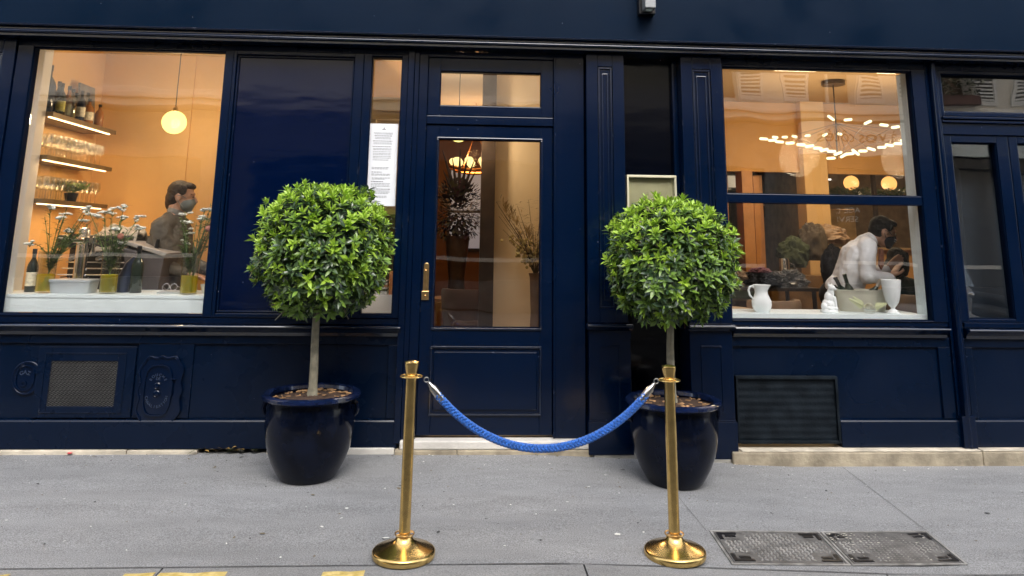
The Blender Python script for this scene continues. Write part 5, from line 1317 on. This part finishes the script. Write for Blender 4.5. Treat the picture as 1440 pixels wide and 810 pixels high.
# bar back beyond: counter, lit basin, bottles, ledge
inner('bar_ledge', pm('ledge_tan', (.5, .33, .17), .5), [(4.32, 5.61, 3.40, 3.72, 1.346, 1.37), (4.32, 5.61, 3.9, 4.1, 1.92, 1.95)])
b = MB(); b.box(4.45, 5.1, 4.3, 4.34, 1.42, 1.86)
tag(b.build('serving_tray', pm('tray_gold', (.60, .40, .18), .4, .3, var=.3, vscale=5), root=(4.8, 4.3, 1.42), bevel=.01), 'large tan tray propped upright on the back bar', 'tray')
inner('bar_ledge_post', DWOOD, [(4.9, 4.94, 3.45, 3.5, 1.37, 2.24), (5.50, 5.58, 3.45, 3.5, 1.37, 2.24)])
inner('cove_light', LEDW, [(4.9, 5.60, 5.9, 5.92, 2.38, 2.40)])
random.seed(19)
for k in range(4):
    bottle('wine_bottle', 5.12+.09*k, 3.95+.03*k, 1.371, random.uniform(.2, .3), .033, random.choice((DG, AMB, BLG)), ['green bottle', 'amber bottle', 'blue black bottle', 'tall dark bottle'][k]+' on the back bar beyond the waiter, '+['first', 'second', 'third', 'last'][k]+' from the tray', 'bottles on the back bar')
fgr = thing('hanging_plant', 'trailing grey green plants along the top of the back bar', 'plant', (4.95, 4.3, 1.95))
b = MB(); 
for k in range(11): sprig(b, Vector((4.45+.14*k, 4.2, 2.0)), 9, .2, 1.1, (1, 2), .05, 50+k)
b.build('foliage', [STEMM, leaf_mat('grey_leaf', (.14, .16, .09)), LG2], fgr, recalc=False)
# napkin / yellow cloth near customer
lump('yellow_cloth', (4.1, 1.5, .97), .24, .14, .07, pm('mustard_cloth', (.45, .28, .05), .9, var=.2), 'mustard cloth on the table right of the waiter', 'cloth', 23, .3, 4)

# magazines and a box at the foot of the narrow window strip
b = MB(); random.seed(6); z = 1.0
b.box(-.78, -.47, .30, .55, .095, .995); inner_o = b.build('display_plinth', WHITEW, BLD, bevel=.003)
for k in range(6):
    b = MB(); h = random.uniform(.012, .02); dx = random.uniform(-.01, .01); b.box(-.735+dx, -.60+dx, .33, .50, z+.001, z+h)
    tag(b.build('magazine', pm('mag_%d' % k, [(.5, .5, .46), (.08, .07, .06), (.6, .56, .5), (.3, .12, .06), (.55, .5, .42), (.12, .11, .1)][k], .6), root=(-.67, .4, z)), ['bottom pale', 'second, black', 'third, cream', 'fourth, rust', 'fifth, beige', 'topmost, charcoal'][k]+' magazine of the pile at the foot of the narrow window', 'magazine', 'magazines piled in the narrow window'); z += h+.001
b = MB(); b.box(-.585, -.52, .33, .43, .996, 1.16)
tag(b.build('card_box', pm('orange_card', (.5, .17, .05), .6), root=(-.55, .38, .996), bevel=.002), 'small orange box beside the magazines in the narrow window', 'box')
# ================================================================== PEOPLE
def basis(f, up=Vector((0, 0, 1))):
    f = Vector(f).normalized(); s = f.cross(up).normalized(); u = s.cross(f); return Matrix((s, f, u)).transposed()   # x=right, y=forward, z=up
def head(b, c, M, k=1.):
    c = Vector(c); P = lambda x, y, z: c+M @ Vector((x, y, z))*k
    b.ell(P(0, -.012, .03), .074*k, .094*k, .088*k, 20, 14, M); b.ell(P(0, .022, -.035), .058*k, .066*k, .075*k, 18, 12, M)
    b.ell(P(0, .050, -.085), .028*k, .026*k, .022*k, 12, 8, M)
    b.cap(P(0, .088, .015), P(0, .108, -.020), .009*k, .014*k, 10)
    b.ell(P(0, .086, -.055), .024*k, .010*k, .010*k, 10, 6, M)
    b.ell(P(0, .078, .035), .050*k, .014*k, .010*k, 10, 6, M)
    for s in (-1, 1): b.ell(P(s*.076, -.008, -.005), .010*k, .020*k, .032*k, 12, 8, M)
def hand(b, w, d, n, k=1., curl=.5, side=1):
    """w wrist, d pointing direction, n palm normal (side the fingers curl towards)"""
    w, d, n = Vector(w), Vector(d).normalized(), Vector(n).normalized(); s = d.cross(n).normalized(); n = s.cross(d)
    b.ell(w+d*.045*k, .040*k, .050*k, .017*k, 14, 10, Matrix((s, d, n)).transposed())
    b.cap(w-d*.03*k, w+d*.02*k, .026*k, .026*k, 10)
    for i, (o, L) in enumerate(((-.030, .062), (-.010, .072), (.011, .068), (.030, .052))):
        p = w+d*.082*k+s*o*k; a = curl*.5; q = p+(d*math.cos(a)+n*math.sin(a)+s*o*2)*L*.5*k; a2 = curl*1.2; r = q+(d*math.cos(a2)+n*math.sin(a2))*L*.5*k
        b.cap(p-d*.02*k, q, .0105*k, .0095*k, 8); b.cap(q, r, .0095*k, .0075*k, 8)
    p = w+d*.03*k-s*side*.030*k; q = p+(d*.6-s*side*.75+n*.3)*.045*k; b.cap(p, q, .014*k, .012*k, 8); b.cap(q, q+(d*.9-s*side*.2+n*.3)*.03*k, .011*k, .009*k, 8)
def blend(a, b_, t): return Vector(a).lerp(Vector(b_), t)
def person(label, J, face, skin, hair_mat, top, hair_long=False, mask=None, tie=False, legs=True, loc=None, k=1., skirt=1., collar=None, bodyfwd=None):
    root = thing('person', label, 'person', loc)
    Mh = basis(face)
    sh, el, wr, hd, nk, ch, pv = J['sh'], J['el'], J['wr'], Vector(J['head']), Vector(J['neck']), Vector(J['chest']), Vector(J['pelvis'])
    b = MB(); head(b, hd, Mh, k)
    b.cap(nk, hd+Mh @ Vector((0, -.03, -.06))*k, .054*k, .048*k)
    b.cap(ch, pv, .12*k, .11*k)
    for i in range(2):
        b.cap(sh[i], el[i], .042*k, .036*k); b.cap(el[i], wr[i], .035*k, .024*k); b.cap(nk, sh[i], .045*k, .04*k)
        hand(b, wr[i], J['hd'][i], J['hn'][i], k, J.get('curl', .5), J.get('side', (1, -1))[i])
        if legs:
            b.cap(J['hip'][i], J['knee'][i], .075*k, .05*k); b.cap(J['knee'][i], J['ank'][i], .045*k, .035*k)
    body = b.build('body', skin, root); remesh(body, .006, 3)
    # shirt / jacket
    b = MB(); acr = (Vector(sh[1])-Vector(sh[0])).normalized()
    for u in (-.5, -.25, 0, .25, .5):
        q = acr*u*.20*k
        b.cap(ch+q*1.05, pv+q*1.0, (.125-.04*abs(u))*k, (.118-.03*abs(u))*k*skirt)
    b.cap(blend(nk, ch, .25), ch, .085*k, .13*k)
    for i in range(2):
        b.cap(blend(nk, ch, .12), sh[i], .060*k, .066*k); b.cap(sh[i], el[i], .070*k, .055*k); b.cap(el[i], blend(el[i], wr[i], .90), .056*k, .040*k); b.cap(sh[i], blend(ch, pv, .3)+(Vector(sh[i])-ch)*.45, .07*k, .1*k)
        b.cap(blend(el[i], wr[i], .84), blend(el[i], wr[i], .95), .043*k, .041*k)
    b.cap(pv, pv+Vector((0, 0, -.10)), .15*k*skirt, .165*k*skirt)
    o = b.build('jacket' if top is SUIT else 'shirt', top, root); remesh(o, .008, 6)
    tx = bpy.data.textures.new('folds', 'CLOUDS'); tx.noise_scale = .065; dm = o.modifiers.new('folds', 'DISPLACE'); dm.texture = tx; dm.strength = .034 if top is SUIT else .016; dm.mid_level = .5; dm.texture_coords = 'GLOBAL'
    # collar
    b = MB(); cd = (hd-nk).normalized(); b.lathe([(.060*k, -.01), (.064*k, .0), (.057*k, .030*k), (.053*k, .030*k), (.052*k, 0)], nk+cd*.015, 24, ax=cd); b.build('collar', collar or SHIRT, root, smooth=True)
    # hair
    b = MB(); P = lambda x, y, z: hd+Mh @ Vector((x, y, z))*k
    b.ell(P(0, -.022, .044), .079*k, .090*k, .084*k, 24, 16, Mh); b.ell(P(0, -.050, .0), .070*k, .060*k, .078*k, 20, 14, Mh); b.ell(P(0, .030, .088), .062*k, .058*k, .030*k, 18, 10, Mh)
    for s in (-1, 1): b.ell(P(s*.070, .010, .055), .016*k, .035*k, .042*k, 12, 8, Mh)
    if hair_long:
        b.ell(P(0, -.055, -.05), .088*k, .072*k, .10*k, 20, 14, Mh)
        for s in (-1, 1): b.ell(P(s*.070, -.0, -.03), .024*k, .05*k, .09*k, 14, 10, Mh)
    o = b.build('hair', hair_mat, root); remesh(o, .005, 2)
    tx = bpy.data.textures.new('locks', 'CLOUDS'); tx.noise_scale = .018; dm = o.modifiers.new('locks', 'DISPLACE'); dm.texture = tx; dm.strength = .006*k
    # eyes
    b = MB()
    for s in (-1, 1): b.ell(P(s*.030, .088, .012), .012*k, .006*k, .005*k, 10, 6, Mh)
    b.build('eyes', BLACK, root, smooth=True)
    if mask:
        b = MB(); b.ell(P(0, .040, -.048), .062*k, .062*k, .056*k, 24, 16, Mh); b.ell(P(0, .088, -.026), .020*k, .026*k, .030*k, 16, 10, Mh); b.ell(P(0, .066, -.085), .034*k, .026*k, .028*k, 16, 10, Mh)
        o = b.build('face_mask', mask, root); remesh(o, .005, 4)
        b = MB()
        for s in (-1, 1):
            b.tube([P(s*.062, .05, -.005), P(s*.080, .018, .012), P(s*.084, -.012, .010)], .0028, 6); b.tube([P(s*.062, .04, -.075), P(s*.078, .01, -.045), P(s*.084, -.014, -.012)], .0028, 6)
        b.build('ear_loops', mask, root)
    if legs:
        b = MB()
        for i in range(2): b.cap(J['hip'][i], J['knee'][i], .10*k, .07*k); b.cap(J['knee'][i], blend(J['knee'][i], J['ank'][i], .97), .068*k, .055*k)
        b.cap(J['hip'][0], J['hip'][1], .12*k, .12*k); o = b.build('trousers', TROU if top is not SUIT else SUIT, root); remesh(o, .01, 4)
        for i in range(2):
            a = Vector(J['ank'][i]); f = Vector((Mh.col[1].x, Mh.col[1].y, 0)).normalized(); b = MB(); b.cap((a.x, a.y, .135), Vector((a.x, a.y, .13))+f*.15, .038, .034); o = b.build('shoe', BLACK, root, smooth=True)
    return root
FZ = .14
# --- standing man in the left window, seen from behind three-quarter, facing right
m0 = Vector((-2.44, 1.0, 0))
J = dict(head=(-2.395, 1.0, 1.715), neck=(-2.44, 1.0, 1.575), chest=(-2.46, 1.0, 1.34), pelvis=(-2.46, 1.0, 1.0),
         sh=((-2.475, .83, 1.47), (-2.44, 1.18, 1.47)), el=((-2.44, .80, 1.18), (-2.36, 1.22, 1.18)), wr=((-2.25, .86, 1.10), (-2.16, 1.12, 1.12)),
         hd=((1, .1, -.1), (1, -.1, -.1)), hn=((0, 0, -1), (0, 0, -1)), hip=((-2.46, .90, .98), (-2.46, 1.10, .98)), knee=((-2.44, .90, .56), (-2.46, 1.10, .56)), ank=((-2.48, .90, FZ+.03), (-2.48, 1.10, FZ+.03)))
person('person standing side on in a grey suit and grey mask behind the left counter', J, (1, .12, -.10), SKIN, HAIRBR, SUIT, mask=MASKG, loc=(-2.44, 1.0, .095), k=1.10, skirt=1.12, collar=pm('grey_collar', (.25, .24, .22), .8))
# --- second person partly hidden behind him
J = dict(head=(-2.72, 1.50, 1.735), neck=(-2.75, 1.50, 1.60), chest=(-2.70, 1.52, 1.34), pelvis=(-2.68, 1.52, 1.0),
         sh=((-2.70, 1.36, 1.47), (-2.72, 1.66, 1.47)), el=((-2.62, 1.40, 1.2), (-2.62, 1.66, 1.2)), wr=((-2.5, 1.42, 1.12), (-2.45, 1.62, 1.12)),
         hd=((1, .1, -.1), (1, -.1, -.1)), hn=((0, 0, -1), (0, 0, -1)), hip=((-2.68, 1.44, .98), (-2.68, 1.62, .98)), knee=((-2.66, 1.44, .56), (-2.66, 1.62, .56)), ank=((-2.68, 1.44, FZ+.03), (-2.68, 1.62, FZ+.03)))
for key in ('head', 'neck', 'chest', 'pelvis'): J[key] = tuple(Vector(J[key])+Vector((.155, -.12, -.05)))
for key in ('sh', 'el', 'wr', 'hip', 'knee', 'ank'): J[key] = tuple(tuple(Vector(q)+Vector((.155, -.12, -.05))) for q in J[key])
person('person with brown hair, almost hidden behind the one in the grey suit', J, (.9, .5, 0), SKIN, HAIRBR, SUIT, loc=(-2.58, 1.40, .095), k=.98)
# --- waiter bending in the right window
J = dict(head=(3.475, .80, 1.505), neck=(3.335, .79, 1.43), chest=(3.235, .80, 1.30), pelvis=(3.14, .86, 1.02),
         sh=((3.235, .62, 1.385), (3.32, .97, 1.37)), el=((3.175, .55, 1.155), (3.36, 1.02, 1.15)), wr=((3.40, .60, 1.14), (3.56, .92, 1.20)),
         hd=((.55, .1, .75), (.6, -.2, .6)), hn=((1, 0, -.2), (.3, -1, .1)), curl=.25, hip=((3.10, .78, .98), (3.10, .96, .98)), knee=((3.18, .78, .56), (3.16, .98, .56)), ank=((3.08, .78, FZ+.03), (3.06, .98, FZ+.03)))
wt = person('person bending forward in white shirt and navy mask behind the bottle trough', J, (1, -.18, -.34), SKIN, HAIRB, SHIRT, mask=MASKN, loc=(3.2, .85, .095), k=1.06)
b = MB(); b.prism([(3.385, .70, 1.375), (3.415, .70, 1.372), (3.410, .70, 1.24), (3.385, .70, 1.20), (3.365, .70, 1.24)], (0, .02, 0)); b.build('tie', TIE, wt, bevel=.003)
b = MB(); M_ = basis((1, -.18, -.34))
for q, wd in ((-.030, .034), (-.046, .028)): b.obox(Vector(J['head'])+M_ @ Vector((.052, .090, q))*1.06, wd, .004, .004, M_ @ Matrix.Rotation(-.75, 3, 'Z'))
b.build('mask_print', WHITE, wt)
# --- seated customer
J = dict(head=(3.70, 1.0, 1.255), neck=(3.70, 1.03, 1.13), chest=(3.77, 1.06, .93), pelvis=(3.80, 1.12, .66),
         sh=((3.60, .98, 1.03), (3.94, 1.08, 1.02)), el=((3.58, .90, .80), (4.02, 1.02, .78)), wr=((3.76, .86, .80), (4.10, .86, .82)),
         hd=((1, 0, .2), (0, -1, .3)), hn=((0, 0, -1), (0, 0, -1)), hip=((3.72, 1.10, .62), (3.90, 1.12, .62)), knee=((4.08, .98, .62), (4.18, 1.16, .62)), ank=((4.12, .96, FZ+.03), (4.2, 1.16, FZ+.03)))
person('seated person with black hair in a dark green top behind the white urn', J, (.8, .55, -.25), SKIN, HAIRB, GREENC, hair_long=True, loc=(3.8, 1.1, .095), k=.98, collar=GREENC)
tub_chair(3.82, 1.16, .6, .95, BLACKC, 'black tub chair the green clad customer sits in', 'tub chairs in the right dining room')

# ================================================================== STREET OPPOSITE (seen in the glass)
OY = -10.0
OPB = thing('opposite_building', 'cream plastered building across the street with louvred shutters over a shopfront', 'building', (0, OY, 0))
OWALL = pm('cream_render', (.82, .78, .70), .85, var=.06, vscale=1.2)
OTRIM = pm('cream_trim', (.86, .83, .76), .8, var=.05)
OSH = pm('shutter_paint', (.86, .86, .83), .6)
ODK = pm('dark_shopfront', (.045, .040, .036), .35, var=.2)
OTAN = pm('grey_shopfront', (.15, .155, .165), .5, var=.2)
def opart(name, mat, boxes, bevel=0, parent=OPB, label=None):
    b = MB()
    for q in boxes: b.box(*q)
    return b.build(name, mat, parent, label, bevel)
opart('wall', OWALL, [(-30, 30, OY-8, OY-.30, 4.3, 9.9)])
opart('ground_floor', OTAN, [(-30, 30, OY-8, OY-.35, -.05, 4.0)])
opart('cornice', OTRIM, [(-30, 30, OY-.35, OY+.18, 4.20, 4.30), (-30, 30, OY-.35, OY+.08, 4.06, 4.198), (-30, 30, OY-.3, OY+.02, 4.302, 4.42)], .02)
wins = [6.05-1.65+2.6*0]  # placeholder
cxs = [x for x in (7.85+2.62*k for k in range(-13, 9)) if x > 4.5 or x < -11]
solid = []
prev = -30
for cx_ in cxs:
    opart('wall_pier', OWALL, [(prev, cx_-.55, OY-.30, OY, 4.42, 9.9)]); prev = cx_+.55
opart('wall_pier', OWALL, [(prev, 30, OY-.30, OY, 4.42, 9.9)])
opart('spandrel', OWALL, [(-30, 30, OY-.297, OY-.003, 6.75, 7.7), (-30, 30, OY-.297, OY-.003, 9.6, 9.9)])
opart('string_course', OTRIM, [(-30, 30, OY-.05, OY+.08, 7.25, 7.4), (-30, 30, OY-.05, OY+.15, 9.7, 9.93)], .01)
OPANE = pm('opposite_pane', (.16, .09, .05), .12, spec=.8)
def shutter(parent, x0, x1, z0, z1):
    b = MB(); y = OY+.004
    for q in ((x0, x0+.06, y, y+.04, z0, z1), (x1-.06, x1, y, y+.04, z0, z1), (x0+.06, x1-.06, y, y+.04, z1-.09, z1), (x0+.06, x1-.06, y, y+.04, z0, z0+.10)): b.box(*q)
    n = int((z1-z0-.19)/.085)
    for k in range(n): b.obox(((x0+x1)/2, y+.02, z0+.14+k*.085), x1-x0-.12, .012, .055, Matrix.Rotation(R_(35), 3, 'X'))
    b.box(x0+.05, x1-.05, y, y+.006, z0+.02, z1-.02, 1)
    b.build('shutter', [OSH, ODK], parent)
for fl, (z0, z1) in enumerate(((4.46, 6.7), (7.75, 9.5))):
    for cx_ in cxs:
        if fl > 0 and abs(cx_) > 16: continue
        w_ = opart('window', OTRIM, [(cx_-.55, cx_+.55, OY-.28, OY-.2, z0, z0+.08), (cx_-.55, cx_+.55, OY-.28, OY-.2, z1-.08, z1), (cx_-.03, cx_+.03, OY-.27, OY-.19, z0+.08, z1-.08), (cx_-.55, cx_+.55, OY-.25, OY-.21, z0+.9, z0+.94)])
        b = MB(); b.box(cx_-.55, cx_+.55, OY-.297, OY-.282, z0, z1); b.build('pane', OPANE, w_)
        shutter(w_, cx_-1.13, cx_-.57, z0+.02, z1); shutter(w_, cx_+.57, cx_+1.13, z0+.02, z1)
# shopfronts
for (x0, x1, lab) in ((-20, -12.4, 0), (-12, -5.2, 0), (-4.8, 1.8, 0), (2.2, 6.5, 0), (7.5, 13.5, 1), (14, 20, 0)):
    sf = opart('shopfront', ODK if lab else OTAN, [(x0, x1, OY-.34, OY-.02, 3.0, 3.22), (x0, x0+.3, OY-.34, OY-.02, 0, 3.0), (x1-.3, x1, OY-.34, OY-.02, 0, 3.0), ((x0+x1)/2-.12, (x0+x1)/2+.12, OY-.34, OY-.05, 0, 3.0), (x0, x1, OY-.34, OY-.02, 0, .55)], .01)
    b = MB(); b.box(x0+.3, x1-.3, OY-.33, OY-.30, .55, 3.0); b.build('pane', pm('shop_glass', (.02, .022, .025), .08, spec=.8), sf)
    opart('ledge', OTRIM, [(x0+.3, x1-.3, OY-.29, OY+.01, .95, 1.02)], .005, sf)
sb = thing('shop_sign', 'long white shop signboard across the street lettered à vos côtés', 'sign', (8.5, OY, 3.25))
b = MB(); b.box(7.05, 13.2, OY+.002, OY+.10, 3.25, 3.98); b.build('board', WHITE, sb, bevel=.01)
text_mb('à vos côtés', .40, (8.30, OY+.104, 3.66), (math.pi/2, 0, math.pi), .003, 'lettering', INKD, sb, 'CENTER', 1.0)
sb2 = thing('window_lettering', 'white lettering AGE D\'OR SERVICES on the dark shop window across the street', 'lettering', (8.0, OY, 1.95))
text_mb("AGE D'OR", .17, (8.0, OY-.29, 2.10), (math.pi/2, 0, math.pi), .003, 'upper_line', WHITE, sb2)
text_mb('SERVICES', .17, (8.0, OY-.29, 1.91), (math.pi/2, 0, math.pi), .003, 'lower_line', WHITE, sb2)
# flower boxes at the first floor windows
fbx = thing('flower_box', 'window box with dark plants and white blooms across the street', 'flower box', (10.47, OY+.2, 4.5))
b = MB(); b.box(9.95, 11.0, OY+.10, OY+.32, 4.44, 4.66); b.build('trough', pm('terracotta', (.16, .09, .08), .8), fbx, bevel=.01)
b = MB(); random.seed(77)
for k in range(420): b.leaf(Vector((random.uniform(9.7, 11.1), OY+random.uniform(.05, .4), random.uniform(4.6, 5.15))), Vector((random.gauss(0, 1), random.gauss(0, 1), .5)), Vector((0, 0, 1)), .14, .05, random.choice((0, 0, 0, 1)))
b.build('foliage', [LG2, FLW], fbx, recalc=False)

# scooters parked across the street
def scooter(x, y, col, label):
    t = thing('parked_scooter', label, 'scooter', (x, y, -.15), 'scooters parked across the street')
    z = -.15; m = pm('scooter_paint', col, .25, .1)
    for k, dx in enumerate((-.62, .62)):
        b = MB(); b.lathe([(.16+.055*math.cos(a), .055*math.sin(a)) for a in [2*math.pi*q/10 for q in range(11)]], (x+dx, y, z+.215), 28, cap=False, ax=(0, 1, 0)); w_ = b.build('wheel', BLACK, t, smooth=True)
        b = MB(); b.lathe([(0, -.03), (.13, -.03), (.13, .03), (0, .03)], (x+dx, y, z+.215), 20, ax=(0, 1, 0)); b.build('rim', STEEL, w_)
    b = MB(); b.cap((x-.62, y, z+.50), (x-.10, y, z+.50), .16, .15); b.cap((x-.1, y, z+.34), (x+.30, y, z+.30), .10, .09); b.cap((x+.28, y, z+.34), (x+.44, y, z+.86), .13, .10); b.cap((x+.48, y, z+.42), (x+.70, y, z+.40), .09, .06)
    o = b.build('body', m, t); remesh(o, .02, 4)
    b = MB(); b.cap((x-.70, y, z+.74), (x-.08, y, z+.70), .11, .10); o = b.build('seat', BLACK, t, smooth=True)
    b = MB(); b.tube([(x+.44, y, z+.85), (x+.38, y, z+1.0)], .025, 8); b.tube([(x+.32, y-.32, z+1.02), (x+.38, y, z+1.0), (x+.32, y+.32, z+1.02)], .016, 8); b.build('handlebar', BLACK, t, smooth=True)
    b = MB(); b.ell((x+.52, y, z+.80), .05, .08, .06, 14, 8); b.build('headlight', CHROME, t, smooth=True)
    b = MB(); b.prism([(x+.46, y-.2, z+.95), (x+.46, y+.2, z+.95), (x+.36, y+.16, z+1.32), (x+.36, y-.16, z+1.32)], (.01, 0, 0)); b.build('windscreen', glass_mat('screen', .1, 1., (.8, .85, .85), 0), t)
    t.rotation_euler = (0, 0, 0); return t
s1 = scooter(7.45, -6.2, (.5, .5, .52), 'silver scooter parked across the street'); s1.rotation_euler = (0, 0, R_(70))
s2 = scooter(8.55, -6.1, (.03, .03, .035), 'black scooter parked across the street'); s2.rotation_euler = (0, 0, R_(20))
